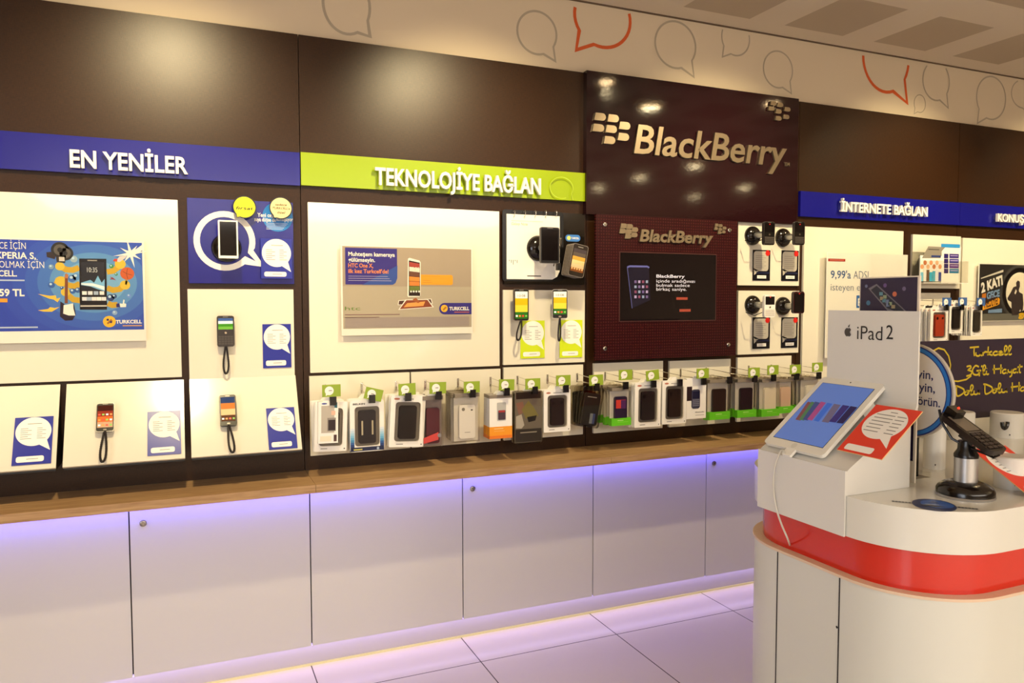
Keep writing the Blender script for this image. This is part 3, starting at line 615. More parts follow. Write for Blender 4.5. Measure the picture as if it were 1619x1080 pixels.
for i, (r, col_) in enumerate(((.27, '2846b6'), (.235, '2c4eba'), (.2, '325abe'), (.165, '4070c4'), (.13, '5890cc'), (.095, '74aad6'))): m.flat([(min(x_, b[0]), min(max(z_, b[1]), a[1])) for x_, z_ in ell(c[0], c[1], r, r*.78, 44)], .0003+.0001*i, mat(col_, .4))
H = .001
ARM = mat('c8a020', .5, name='mustard_print'); BRN = mat('5a2c14', .5)
def rib(pts, w_, h_, mt): m.ribbon([g(*q) for q in pts], w_, h_, mt)
for pts in ([(440, 360), (370, 385), (300, 380), (235, 345)], [(450, 530), (390, 560), (320, 545), (180, 495)], [(450, 710), (380, 700), (330, 660), (290, 620)],
            [(735, 405), (800, 395), (850, 360), (880, 300)], [(735, 575), (800, 600), (870, 590), (940, 530)], [(745, 740), (790, 760), (850, 755)]): rib(pts, .019, H, ARM)
for q, r in (((235, 345), .014), ((245, 505), .017), ((295, 620), .014), ((878, 320), .017), ((930, 545), .016)): cc = g(*q); m.disc(cc[0], cc[1], r, H+.0001, mat('d8b838', .5), n=14)
rib([(940, 540), (948, 480)], .006, H+.0001, ARM)
m.flat([g(870, 740), (g(905, 745)), g(912, 700), g(925, 705), g(920, 740), g(942, 745), g(940, 780), g(880, 782)], H+.0002, PW); m.flat([g(835, 745), g(872, 740), g(875, 780), g(838, 782)], H+.0002, mat('2a1a6a', .5))
# phone
m.flat([g(440, 262), g(730, 265), g(738, 808), g(448, 808)], H+.0003, mat('14121c', .2)); m.flat([g(462, 300), g(708, 300), g(712, 610), g(462, 600)], H+.0004, mat('20222e', .2))
m.flat([g(462, 520), g(560, 490), g(600, 520), g(640, 445), g(680, 520), g(712, 480), g(712, 610), g(640, 590), g(560, 560), g(462, 545)], H+.0005, mat('7ab8e4', .3)); m.flat([g(462, 525), g(580, 525), g(712, 560), g(712, 600), g(600, 560), g(462, 540)], H+.0006, mat('e8f4fc', .3))
A, B = g(525, 408), g(635, 408); m.text('10:35', A[0], A[1], .016, H+.0006, mat('c8d0d8', .4), width=B[0]-A[0])
for r_ in range(2):
    for c_ in range(4+r_): q = g(497+62*c_-(6 if r_ else 0)*c_*1.7, 630+62*r_); m.quad(q[0]-.007, q[0]+.007, q[1]-.006, q[1]+.006, H+.0006, mat(['f0f0f0', 'e0e4ec', 'a8b8d0', 'f0e8e8'][(c_+r_) % 4], .4))
m.flat([g(455, 762), g(735, 760), g(735, 774), g(455, 776)], H+.0006, mat('d8d4cc', .3)); q = g(580, 283); m.quad(q[0]-.014, q[0]+.014, q[1]-.002, q[1]+.002, H+.0006, PG)
# film camera, guitar, ball, rocket, star
for q, r in (((235, 170), .026), ((290, 205), .024)): cc = g(*q); m.disc(cc[0], cc[1], r, H+.0002, mat('1c1a1c', .4)); m.disc(cc[0], cc[1], r*.7, H+.0003, mat('5a5450', .4)); m.disc(cc[0], cc[1], r*.3, H+.0004, mat('1c1a1c', .4))
m.flat([g(190, 225), g(300, 230), g(290, 310), g(200, 300)], H+.0003, mat('241c1c', .4)); m.flat([g(90, 195), g(140, 190), g(190, 240), g(180, 270), g(95, 245)], H+.0003, mat('2c1c20', .4)); q = g(255, 268); m.quad(q[0]-.008, q[0]+.008, q[1]-.007, q[1]+.007, H+.0005, mat('c8c0b8', .4))
rib([(305, 430), (302, 740)], .009, H+.0002, mat('7a3c1c', .5)); m.flat([g(280, 470), g(300, 415), g(325, 440), g(322, 475)], H+.0003, mat('b87040', .5))
m.flat([g(240, 720), g(280, 745), g(300, 800), g(370, 800), g(385, 740), g(405, 860), g(370, 920), g(290, 925), g(235, 880)], H+.0004, mat('24102c', .3)); m.flat([g(275, 760), g(330, 750), g(375, 740), g(380, 800), g(400, 870), g(330, 870), g(270, 850)], H+.0006, PW)
cc = g(953, 422); m.disc(cc[0], cc[1], .0215, H+.0003, mat('c85a28', .5)); m.ribbon([g(905, 400), g(950, 425), g(1005, 440)], .0015, H+.0004, BRN); m.ribbon([g(955, 368), g(945, 430), g(960, 478)], .0015, H+.0004, BRN)
m.flat([g(830, 290), g(870, 240), g(955, 225), g(930, 260), g(870, 300)], H+.0003, mat('d0ccd0', .4)); m.flat([g(815, 265), g(850, 265), g(845, 295), g(800, 290)], H+.0004, mat('c83a28', .5))
st = []
for i in range(16): ang = 2*math.pi*i/16+.2; r = (.055 if i % 4 == 0 else .038) if i % 2 == 0 else .012; cc = g(990, 210); st.append((cc[0]+r*math.cos(ang), cc[1]+r*math.sin(ang)*.9))
m.flat(st, H+.0005, PW); m.flat([g(1000, 195), (b[0], g(0, 90)[1]), (b[0], g(0, 150)[1]), g(1020, 230)], H+.0008, PW)
for P_ in ([(0, 640), (130, 660), (190, 655), (200, 690), (240, 680), (210, 730), (170, 700), (120, 690)], [(0, 815), (110, 800), (130, 780), (180, 790), (230, 780), (150, 830), (60, 828)]): m.flat([g(*q) for q in P_], H+.0002, mat('f0c040', .5))
for q, r, c_ in (((383, 268), .011, '9ab0c0'), ((142, 350), .008, '7a9ab8'), ((365, 475), .012, '3a6ab8'), ((410, 455), .012, '5a90d0'), ((145, 545), .01, '2a5aa8'), ((370, 610), .009, '2a60b0'), ((425, 600), .009, '305aa0'), ((820, 840), .008, '8aa8d0'), ((972, 660), .007, '6a90d8'), ((775, 680), .012, '28407a'), ((815, 665), .008, '30508a'), ((835, 430), .005, '3a8a6a'), ((785, 345), .007, '3a8a50'), ((255, 575), .005, '2050a0')):
    cc = g(*q); m.disc(cc[0], cc[1], r, H+.0001, mat(c_, .4), n=16); m.disc(cc[0]-r*.2, cc[1]+r*.3, r*.4, H+.0002, mat('b8d4ec', .4), n=10)
m.flat([g(765, 455), g(800, 465), g(835, 495), g(800, 485), g(765, 485), g(785, 470)], H+.0002, mat('8a2c3c', .5))
cc = g(763, 935); m.disc(cc[0], cc[1], .0195, H+.0001, mat('f0b824', .4)); m.flat([g(735, 950), g(780, 905), g(800, 930), g(745, 965)], H+.0002, mat('a86a14', .5)); m.disc(*g(745, 915), .004, H+.0003, mat('2a2060', .5), n=10); m.disc(*g(780, 940), .004, H+.0003, mat('2a2060', .5), n=10)
A, B = g(832, 955), g(1110, 958); m.text('TURKCELL', A[0], A[1], g(832, 918)[1]-A[1], H, PW, width=B[0]-A[0], bold=.035)
A = g(905, 985); m.quad(A[0], B[0], A[1], A[1]+.0035, H, mat('d8a060', .5))
for s_, u0_, u_, v_, cp, bb in (('CE İÇİN', -1, 41, 394, 13, -.006), ('XPERIA S,', -9, 57, 409.5, 13, .02), ('OLMAK İÇİN', -1, 70, 424, 13, -.006), ('CELL.', -2, 27, 437, 12, .02), ('59 TL', -1, 39, 468, 14, .03)):
    A = p.px(u0_, v_); B = p.px(u_, v_); C_ = p.px(u_, v_-cp*.78); m.text(s_, A[0], B[1], C_[1]-B[1], H, PW, bold=bb, width=B[0]-A[0])
A = p.px(0, 472); B = p.px(12, 478); m.quad(A[0]-.05, B[0], B[1], A[1], H, ORG); A = p.px(0, 442); B = p.px(39, 444.5); m.quad(A[0]-.1, B[0], B[1], A[1], H, mat('b8c8e8', .5))
A = p.px(0, 517); B = p.px(60, 518.5); m.quad(A[0]-.1, B[0], B[1], A[1], H, mat('b8c8e8', .5))
m.build('print', t)
# grey camera phone poster
t, p, a, b = poster(541, 389, 745.5, 517, 'grey poster of a white phone with an orange strip, headed Muhteşem kameraya', foot=.022)
g = lambda x, y: p.px(530+x/7.039, 380+y/7.039)
m = MB(); m.quad(a[0], b[0], b[1], a[1], .0002, mat('a89888', .35, name='poster_grey'))
m.quad(a[0], b[0], b[1], a[1]*.0-.0, .0003, mat('b4a896', .35))
A, B = g(108, 80), g(690, 495); m.flat([(A[0], A[1]), (A[0], B[1]), (B[0]-.025, B[1]), (B[0]-.007, B[1]+.007), (B[0], B[1]+.025), (B[0], A[1])], H, mat('2a1c86', .4))
m.flat([g(300, 495), g(640, 495), (B[0]-.007, B[1]+.007), (B[0], B[1]+.025), g(692, 280)], H+.0001, mat('2a4ca4', .4))
for s_, y, x1_, c_, bb in (('Muhteşem kameraya', 172, 662, PW, .02), ('gülümseyin.', 236, 442, PW, .02), ('HTC One X,', 300, 422, mat('e88a3c', .5), .02), ("ilk kez Turkcell'de!", 363, 592, mat('e88a3c', .5), .02)):
    A, B, C_ = g(145, y), g(x1_, y), g(145, y-45); m.text(s_, A[0], A[1], C_[1]-A[1], H+.0003, c_, width=B[0]-A[0], bold=bb)
for k in range(3): A, B = g(145, 396+24*k), g(585+20*k, 402+24*k); m.quad(A[0], B[0], B[1]-.0012, A[1], H+.0003, mat('b8b0d0', .5))
A, B = g(960, 382), g(1308, 498); m.flat(rrect(A[0]-.02, B[0], B[1], A[1], .008), H, mat('f0a01a', .4))
for k in range(4): A, B = g(972, 400+22*k), g([1165, 1265, 1060, 1075][k], 404+22*k); m.quad(A[0], B[0], B[1], A[1], H+.0002, mat('a86a20', .5))
def rr4(q, mt, h_): m.flat([g(*k) for k in q], h_, mt)
rr4([(808, 205), (825, 195), (935, 225), (950, 245), (950, 615), (935, 630), (815, 632), (802, 620)], PW, H+.0003); rr4([(818, 222), (940, 250), (944, 620), (818, 618)], mat('2a1410', .2), H+.0004)
for i, c_ in enumerate(('a83828', 'e8d8c8', '6a3a20', 'e88a28', 'd8802c', '6a7a28')): rr4([(824, 240+50*i+i*4), (938, 262+46*i+i*4), (938, 262+46*(i+1)+i*4), (824, 240+50*(i+1)+i*4)], mat(c_, .3), H+.0005)
A, B = g(830, 338), g(935, 338); m.text('05:30', A[0], A[1], .014, H+.0007, PW, width=B[0]-A[0])
for k in range(4): q = g(842+30*k, 570); m.disc(q[0], q[1], .004, H+.0007, PW, n=10)
rr4([(703, 668), (1070, 650), (1085, 705), (695, 722)], PW, H+.0001); rr4([(710, 674), (1062, 656), (1076, 700), (703, 715)], mat('4a2418', .3), H+.0002)
rr4([(780, 660), (1030, 655), (1098, 745), (700, 775)], PW, H+.0003); rr4([(790, 667), (1024, 662), (1080, 740), (716, 766)], mat('8a3c18', .3), H+.0004); rr4([(800, 700), (1000, 680), (980, 730), (760, 745)], mat('e8a050', .3), H+.0005); rr4([(870, 650), (900, 640), (940, 690), (920, 700), (860, 670)], mat('a85a28', .3), H+.0006)
A, B = g(1155, 697), g(1520, 822); r_ = (A[1]-B[1])/2; m.flat([(A[0]+r_+r_*math.cos(math.radians(90+18*i)), B[1]+r_+r_*math.sin(math.radians(90+18*i))) for i in range(11)]+[(b[0], B[1]), (b[0], A[1])], H, mat('2a1c86', .4))
q = g(1213, 758); m.disc(q[0], q[1], .0145, H+.0002, mat('f0b824', .4)); m.flat([g(1195, 770), g(1225, 735), g(1240, 750), g(1205, 785)], H+.0003, mat('a86a14', .5))
A, B = g(1268, 778), g(1490, 778); m.text('TURKCELL', A[0], A[1], g(1268, 740)[1]-A[1], H+.0002, PW, width=B[0]-A[0], bold=.035); A = g(1325, 804); m.quad(A[0], B[0], A[1], A[1]+.003, H+.0002, mat('d87040', .5))
A, B = g(108, 778), g(278, 778); m.text('htc', A[0], A[1], g(108, 738)[1]-A[1], H, mat('6a8a3c', .5), width=B[0]-A[0], bold=0)
for y, x1_ in ((824, 718), (855, 490)): A, B = g(108, y), g(x1_, y+5); m.quad(A[0], B[0], B[1], A[1], H, mat('8a6a6a', .5))
A, B = g(108, 860), g(1490, 955); m.quad(A[0], B[0], B[1], A[1], H, mat('9c8e8c', .4)); 
for k in range(9): z = A[1]+(B[1]-A[1])*(k+.5)/9; m.quad(A[0], B[0], z-.0007, z+.0007, H+.0001, mat('a89a96', .4))
m.build('print', t)
# ADSL poster
t, p, a, b = poster(1309, 401, 1430, 560, 'white poster reading 9,99\'a ADSL isteyen with a red tab', h=.03)
g = lambda x, y: p.px(1260+x/3.858, 280+y/3.858)
m = MB(); m.quad(a[0], b[0], b[1], a[1], .0002, PW); A, B = g(190, 497), g(294, 516); m.quad(A[0], B[0], B[1], A[1], H, mat('a02818', .4)); m.quad(A[0]+.01, B[0]-.01, (A[1]+B[1])/2-.002, (A[1]+B[1])/2+.002, H+.0002, mat('d88070', .4))
for s_, x0_, x1_, y0_, y1_, bb in (("9,99'a", 205, 328, 617, 570, .01), ('ADSL', 343, 448, 620, 573, -.008), ('isteyen e', 205, 384, 692, 650, -.008)):
    A, B, C_ = g(x0_, y0_), g(x1_, y0_), g(x0_, y1_); m.text(s_, A[0], A[1], C_[1]-A[1], H, mat('3a5f98' if bb > 0 else '5a6a88', .5), width=B[0]-A[0], bold=bb)
A, B = g(363, 722), g(520, 797); m.quad(A[0], B[0], B[1], A[1], H, mat('2a6ab8', .4))
A, B, C_ = g(370, 785), g(510, 785), g(370, 740); m.text('EV', A[0], A[1], C_[1]-A[1], H+.0002, PW, width=.06, bold=.02)
m.build('print', t)
# 2 KATI poster
t, p, a, b = poster(1549, 417.5, 1690, 505, 'dark poster reading 2 KATI GECE HEDİYE with a figure before a moon', h=.02)
g = lambda x, y: p.px(1420+x/6.352, 380+y/6.352)
m = MB(); m.quad(a[0], b[0], b[1], a[1], .0002, mat('1c1c20', .3)); cc = g(1215, 520)
for r, c_ in ((.17, '3a3c3e'), (.15, '585c5c'), (.133, '8a8c84')): m.flat([(min(x_, b[0]), min(max(z_, b[1]), a[1])) for x_, z_ in ell(cc[0], cc[1], r, r*.95, 36)], H-.0004, mat(c_, .4)); 
m.quad(a[0], b[0], b[1], b[1]+.04, H-.0001, mat('6a6a64', .4)); m.disc(cc[0], cc[1], .118, H, mat('f8f0dc', .4), .115, 36)
man = [(1140, 755), (1135, 620), (1100, 600), (1095, 580), (1130, 520), (1155, 470), (1185, 460), (1182, 425), (1200, 402), (1220, 415), (1222, 460), (1210, 500), (1215, 520), (1250, 540), (1256, 640), (1250, 700), (1230, 720), (1225, 690), (1200, 750)]
m.flat([g(*q) for q in man], H+.0003, mat('2c2024', .5)); m.flat([g(1165, 530), g(1180, 490), g(1190, 510), g(1175, 545)], H+.0004, mat('f0e8d4', .5))
for s_, x0_, y0_, x1_, y1_, cap, c_ in (('2 KATI', 835, 525, 1050, 440, 95, PW), ('GECE', 888, 592, 1018, 560, 70, mat('7a9cc8', .4)), ):
    A, B, C_ = g(x0_, y0_), g(x1_, y1_), g(x0_, y0_-cap); L = math.hypot(B[0]-A[0], B[1]-A[1]); m.text(s_, A[0], A[1], C_[1]-A[1], H+.0003, c_, width=L, bold=.05, rot=math.atan2(B[1]-A[1], B[0]-A[0]), shear=.1)
m.flat([g(800, 720), g(805, 668), g(1005, 575), g(1020, 590), g(1015, 640), g(1000, 650)], H+.0003, mat('f0a81c', .4)); A, B = g(865, 680), g(1003, 640); m.text('HEDİYE!', A[0], A[1], .045, H+.0005, mat('4a2408', .4), width=math.hypot(B[0]-A[0], B[1]-A[1]), bold=.03, rot=math.atan2(B[1]-A[1], B[0]-A[0]))
m.flat([g(830, 388), g(830, 378), g(1055, 295), g(1055, 318)], H+.0002, mat('d8d4cc', .4)); m.flat([g(838, 590), g(842, 540), g(882, 530), g(880, 580)], H+.0002, mat('d07a18', .4)); m.flat([g(900, 730), g(905, 700), g(1042, 685), g(1040, 725)], H+.0002, mat('7a9cc8', .4))
A = g(1205, 770); m.text('gnç', A[0], A[1], .035, H+.0005, mat('f0c020', .4), width=.12, bold=.05)
m.build('print', t)

# ------------------------------------------------------------------ brochure holder in module four
p = WP.at(1480, 425, .03); g = lambda x, y, h=0: p.px(1420+x/6.352, 380+y/6.352, h)
t = thing('brochure_holder', 'clear wall pocket holding brochures beside the ADSL poster', 'brochure holder', p)
A, B = g(185, 205), g(625, 430); MB().box(A[0], B[0], -.045, -.042, B[1], A[1], ACRYL).box(A[0], B[0], -.045, .03, B[1]-.004, B[1], WHITE).box(A[0], A[0]+.003, -.045, .03, B[1], A[1], ACRYL).box(B[0]-.003, B[0], -.045, .03, B[1], A[1], ACRYL).box(A[0], B[0], .026, .03, B[1]-.004, A[1]+.05, ACRYL).build('pocket', t)
def brochure(x0, y0, x1, y1, h, lab, cols, ex=None):
    q = p.off(h=h); gg = lambda x, y: q.px(1420+x/6.352, 380+y/6.352); A, B = gg(x0, y0), gg(x1, y1); m = MB().box(A[0], B[0], -.0015, .004, B[1], A[1], PW)
    if ex: ex(m, gg)
    return tag(m.build('brochure', mtx=q.M), lab, 'brochure')
def ex1(m, gg):
    m.flat([gg(235, 180), gg(425, 180), gg(425, 120), gg(470, 70), gg(300, 60)], .002, mat('8a8478', .5)); A, B = gg(330, 150), gg(425, 172); m.quad(A[0], B[0], B[1], A[1], .0023, mat('2a3c7a', .4)); A, B = gg(300, 85), gg(410, 100); m.quad(A[0], B[0], B[1], A[1], .0023, mat('5a564e', .4))
    for k, c_ in enumerate(('78c0e0', 'f0f0f0', '6a5038', '38b0d8', '48a8c8', 'e8e8f0', '3a4a98')):
        x = 222+k*30; A, B = gg(x, 320-(k % 3)*12), gg(x+26, 412); m.quad(A[0], B[0], B[1], A[1], .0022, mat(c_, .5)); q = gg(x+15, 265-(k % 2)*40); m.disc(q[0], q[1], .013, .0023, mat(['e8a070', 'c87848', 'e8b890'][k % 3], .5), n=12)
def ex2(m, gg):
    A, B = gg(455, 35), gg(617, 78); m.quad(A[0]-.02, B[0], B[1], A[1], .002, mat('2a90d8', .4))
    for k in range(4): A, B = gg(458, 135+50*k), gg(500, 182+50*k); m.quad(A[0], B[0], B[1], A[1], .002, mat('2a1c6a', .4)); A, B = gg(512, 135+50*k), gg(605, 182+50*k); m.quad(A[0], B[0], B[1], A[1], .002, mat(['3a2c80', '38389a', '5a2c80', '2a7aa8'][k], .4)); m.quad(A[0]+.008, B[0]-.008, (A[1]+B[1])/2, (A[1]+B[1])/2+.004, .0023, mat('b8a8d8', .4))
brochure(440, 60, 618, 425, -.012, 'white brochure with a purple price table, right one in the pocket', None, ex2)
brochure(222, 150, 432, 415, .026, 'brochure with smiling people in blue, left one in the pocket', None, ex1)

# ------------------------------------------------------------------ accessory hooks and packs
FY = -.175
HX = [.075, .217, .354, .474, .613, .757, .880, 1.021, 1.166, 1.307, 1.448, 1.585, 1.713, 1.858, 2.002, 2.113, 2.253, 2.392]
ORD = ['first', 'second', 'third', 'fourth', 'fifth', 'sixth', 'seventh', 'eighth', 'ninth', 'tenth', 'eleventh', 'twelfth', 'thirteenth', 'fourteenth', 'fifteenth', 'sixteenth', 'seventeenth', 'eighteenth']
NOTAG = (11, 13)
def tag_card(t, y, x, rot, colr, w_=.033, h_=.022, zc=0):
    R = Matrix.Translation((x, y, zc)) @ Matrix.Rotation(rot, 4, 'Y'); m = MB()
    m.box(-w_, w_, -.0012, .0012, -h_, h_, colr, M=R); v = bubble(-w_*.15-.003, 0, h_*.72, h_*.72, (-w_*.55-.003, -h_*.85), .25)
    m.add([(a_, -.0016, b_) for a_, b_ in v], [list(range(len(v)))], PW, M=R); m.add([(a_, -.002, b_) for a_, b_ in ((-w_*.3, -.001), (w_*.05, -.001), (w_*.05, .002), (-w_*.3, .002))], [(0, 1, 2, 3)], PG, M=R)
    m.build('price_tag', t)
def hook(x, z, i, lab, tagc, tagd=(0, 0), rot=0, L=.175, grp='chrome hooks in the accessory row', lock=True):
    t = thing('display_hook', lab, 'hook', Vector((x, -.012, z)), grp)
    MB().box(-.004, .004, -.003, 0, -.034, .004, CHROME).tube([(0, 0, 0), (0, -.004, 0), (0, -L, -.008)], .0016, CHROME, 6).tube([(0, -.002, 0), (0, -.002, -.026), (0, -.01, -.030), (0, -L*.98, -.030)], .002, CHROME, 6).build('wire', t)
    if tagc: tag_card(t, -L-.002, tagd[0], rot, tagc, zc=-.010+tagd[1])
    if lock: MB().box(-.012, .012, -L-.004, -L+.006, -.055, -.024, BLACK).build('lock', t)
    return t
TAGP = {0: (524, 617.7, 0), 1: (590.7, 623.4, .26), 2: (643.6, 615.6, -.03), 3: (692.2, 613.3, .02), 4: (745.9, 612, 0), 5: (801, 608.5, .03), 6: (842.4, 607, 0), 7: (890.6, 601.7, 0), 8: (942.5, 601, -.03), 9: (989, 592.7, 0), 10: (1031.7, 593.4, -.1), 12: (1111, 590.5, 0), 14: (1192.2, 589, 0), 15: (1222, 584.9, 0), 16: (1257.5, 584.1, 0), 17: (1292.4, 580.6, 0)}
for i, x in enumerate(HX):
    td = (0, 0); rr = 0
    if i in TAGP: q = Pl((x, -.012-.177, 1.057-.010)).px(TAGP[i][0], TAGP[i][1]); td = (max(-.04, min(.04, q[0])), max(-.03, min(.03, q[1]))); rr = TAGP[i][2]
    hook(x, 1.057, i, '%s chrome hook from the left in the accessory row, %s' % (ORD[i], 'without price tag' if i in NOTAG else 'green price tag'), None if i in NOTAG else LIME, td, rr)
CASE = mat('241014', .4, name='dark_case'); GREYW = mat('8c857e', .4, name='grey_tray')
def ring(m, ow, oh, iw, ih, cz, y0, y1, mt, r1=.004, r2=.01):
    o = rrect(-ow, ow, -oh, oh, r1, 4); n_ = rrect(-iw, iw, cz-ih, cz+ih, r2, 4); k = len(o)
    v = [(a_, y, b_) for y in (y0, y1) for a_, b_ in o]+[(a_, y, b_) for y in (y0, y1) for a_, b_ in n_]; f = []
    for j in range(k):
        j2 = (j+1) % k; f += [(j, j2, 2*k+j2, 2*k+j), (k+j, k+j2, 3*k+j2, 3*k+j), (j, j2, k+j2, k+j), (2*k+j, 2*k+j2, 3*k+j2, 3*k+j)]
    m.add(v, f, mt)
def make_pack(kind, pl, w_, h_, lab, grp=None, extra=None):
    t = thing('accessory_pack', lab, 'accessory pack', pl, grp); b = MB(); D = .014
    hang = MB().prism([(-.02, h_), (-.008, h_+.014), (.008, h_+.014), (.02, h_)], .003, .0045, CLEAR if kind in ('clearw', 'green', 'blister') else PW)
    if kind in ('frame', 'belkin'):
        m = MB(); ring(m, w_, h_, w_*.72, h_*.76, -h_*.02, 0, .004, PW, .004 if kind == 'frame' else .012, .012)
        if kind == 'belkin':
            for k in range(10):   # printed blue fade at the foot
                z0 = -h_+h_*.09*(9-k)+.002; c_ = ['d8e4ee', 'c0d8e8', 'a0cce4', '80bcdc', '60a8d0', '4088b8', '285a98', '183a78', '102458', '0c1a44'][k]
                for sx in (-1, 1): m.quad(min(sx*w_*.98, sx*w_*.75), max(sx*w_*.98, sx*w_*.75), z0, z0+h_*.09, .0005, mat(c_, .4))
            m.flat(rrect(-w_*.97, w_*.97, -h_*.97, -h_*.82, .008), .0007, mat('0c1a44', .4)); m.text('BELKIN', -w_*.82, h_*.82, .006, .0006, PK, width=w_*.7, bold=.03)
            m.quad(-w_*.8, -w_*.3, -h_*.93, -h_*.88, .0012, mat('c8c060', .4)); m.disc(w_*.62, -h_*.9, .005, .0012, mat('a8b8d0', .3), n=10)
        else:
            m.flat(ell(-w_*.66, h_*.86, w_*.17, h_*.04, 14), .0006, mat('b86a50', .4)); m.quad(-w_*.3, w_*.3, h_*.84, h_*.87, .0006, PG); m.disc(w_*.86, -h_*.9, .0025, .0006, PK, n=8); m.quad(-w_*.6, -w_*.2, -h_*.9, -h_*.87, .0006, PG)
        m.build('card_frame', t)
        MB().prism(rrect(-w_*.98, w_*.98, -h_*.98, h_*.98, .004), .011, .013, PW).build('backing_card', t)
        MB().prism(rrect(-w_*.72, w_*.72, -h_*.78, h_*.74, .012), -.006, -.0055, CLEAR).build('window', t)
        MB().prism(rrect(-w_*.72, w_*.72, -h_*.78, h_*.74, .012), .009, .0105, GREYW).build('tray', t)
        m = MB().prism(rrect(-w_*.5, w_*.5, -h_*.68, h_*.60, .009), -.004, .008, mat(extra or '241014', .65), True)
        if kind == 'belkin':
            for sx in (-1, 1): m.quad(sx*w_*.3-.003, sx*w_*.3+.003, -h_*.35, h_*.2, .0045, mat('d8d0b8', .4))
        else: m.disc(-w_*.3, h_*.38, w_*.12, .0045, mat('0c0608', .3), n=12); m.disc(w_*.3, h_*.38, w_*.1, .0045, mat('0c0608', .3), n=12)
        m.build('phone_case', t)
    elif kind in ('clearw', 'green', 'red'):
        MB().box(-w_, w_, -.002, .020, -h_, h_, CLEAR).build('clear_box', t)
        MB().box(-w_*.98, w_*.98, .016, .018, -h_*.98, h_*.82, mat('d8d2c6', .4) if kind != 'red' else mat('8a7c78', .4)).build('inner_card', t)
        MB().box(-w_*.99, w_*.99, -.0025, .0195, h_*.84, h_*.995, mat('857a6c', .3)).build('header_band', t)
        col_ = extra or 'f0ece4'
        cs = MB().prism(rrect(-w_*.62, w_*.66, -h_*.86, h_*.52, .009), .002, .013, mat(col_, .35), True)
        if kind == 'clearw': cs.flat(ell(-w_*.3, h_*.34, w_*.13, h_*.07, 14), -.0017, mat('8a8478', .3)); cs.flat(ell(w_*.38, h_*.3, w_*.09, h_*.03, 12), -.0017, mat('3a3430', .3)); cs.quad(-w_*.2, w_*.25, -h_*.62, -h_*.6, -.0017, PG)
        elif extra == '2a1a3a': cs.quad(-w_*.5, w_*.5, -h_*.1, h_*.35, -.0017, mat('c83c30', .3, emit=.2)); cs.quad(-w_*.0, w_*.5, -h_*.12, h_*.33, -.0015, mat('5a2c6a', .3)); 
        cs.build('phone_case', t)
        if kind == 'green':
            m = MB().box(-w_*1.01, w_*1.01, -.003, .021, -h_*1.01, -h_*.62, GREENP); m.quad(-w_*.4, w_*.2, -h_*.75, -h_*.72, .0034, mat('c8ec90', .4)); m.quad(-w_*.4, w_*.7, -h_*.83, -h_*.815, .0034, mat('98dc50', .4)); m.build('green_band', t)
        if kind == 'red': m = MB(); m.flat([(-w_*.95, -h_*.62), (w_*.5, -h_*.42), (w_*.5, -h_*.72), (-w_*.95, -h_*.84)], .0035, mat('c8403c', .4)); m.disc(w_*.6, -h_*.55, .008, .0037, mat('8a8488', .4), n=12); m.build('red_label', t)
    elif kind == 'orange':
        m = MB().box(-w_, w_, 0, .03, -h_, h_, PW).box(-w_*1.005, w_*1.005, -.0005, .0305, -h_*1.002, -h_*.45, ORG).box(-w_*1.007, w_*1.007, -.0008, .031, -h_*1.004, -h_*.86, mat('e87a20', .4)).box(-w_*1.005, w_*1.005, -.0005, .0305, h_*.86, h_*1.01, mat('857a6c', .3))
        m.quad(-w_*.6, w_*.2, -h_*.56, -h_*.53, .0012, mat('f8d8a0', .4)); m.quad(-w_*.6, w_*.3, -h_*.66, -h_*.645, .0012, mat('f8c880', .4)); m.build('box', t)
        MB().flat(rrect(-w_*.35, w_*.45, -h_*.18, h_*.66, .004), .0008, mat('b8b8b4', .3)).flat(rrect(-w_*.25, w_*.4, -h_*.14, h_*.30, .004), .0012, mat('4a3a44', .3)).quad(-w_*.2, w_*.35, h_*.2, h_*.3, .0015, mat('a83838', .3)).build('product_picture', t)
    elif kind == 'photo':
        m = MB().box(-w_*.97, w_*.97, .002, .012, -h_*.96, h_*.97, mat('989084', .35)); m.flat([(-w_*.9, h_*.55), (-w_*.4, h_*.6), (-w_*.25, h_*.2), (-w_*.7, h_*.1)], -.0015, mat('b88878', .4)); m.flat([(-w_*.5, h_*.3), (0, h_*.62), (w_*.4, h_*.35), (w_*.75, h_*.02), (-w_*.2, -h_*.05)], -.0012, mat('a8a060', .4))
        m.flat([(-w_*.9, -h_*.4), (-w_*.9, h_*.05), (-w_*.5, h_*.12), (-w_*.3, -h_*.3), (-w_*.5, -h_*.42)], -.0014, PW); m.flat([(-w_*.1, h_*.0), (w_*.6, h_*.05), (w_*.5, -h_*.15), (0, -h_*.2)], -.0010, mat('2c2828', .4)); m.quad(-w_*.95, w_*.95, -h_*.94, -h_*.45, -.0008, mat('48423e', .35)); m.quad(-w_*.6, w_*.6, -h_*.6, -h_*.56, -.0004, mat('d8d0c0', .4)); m.quad(-w_*.9, w_*.9, h_*.7, h_*.95, -.001, mat('3a3430', .3)); m.build('picture_card', t)
        MB().prism(rrect(-w_, w_, -h_, h_, .01), -.004, .016, SMOKE).build('clear_shell', t)
    elif kind == 'blister':
        MB().prism(rrect(-w_, w_, -h_, h_, .012), -.002, .012, SMOKE).build('clear_shell', t)
        m = MB().prism(rrect(-w_*.78, w_*.78, -h_*.9, h_*.68, .01), .001, .010, mat('2c2824', .35), True); m.quad(-w_*.0, w_*.5, -h_*.8, -h_*.3, -.0006, mat('9aa4b0', .4)); m.quad(w_*.28, w_*.5, -h_*.8, -h_*.3, -.0004, mat('4a5a9a', .4)); m.quad(-w_*.5, w_*.4, h_*.48, h_*.52, -.0006, mat('d8d0c4', .3)); m.build('phone_case', t)
    elif kind == 'small':
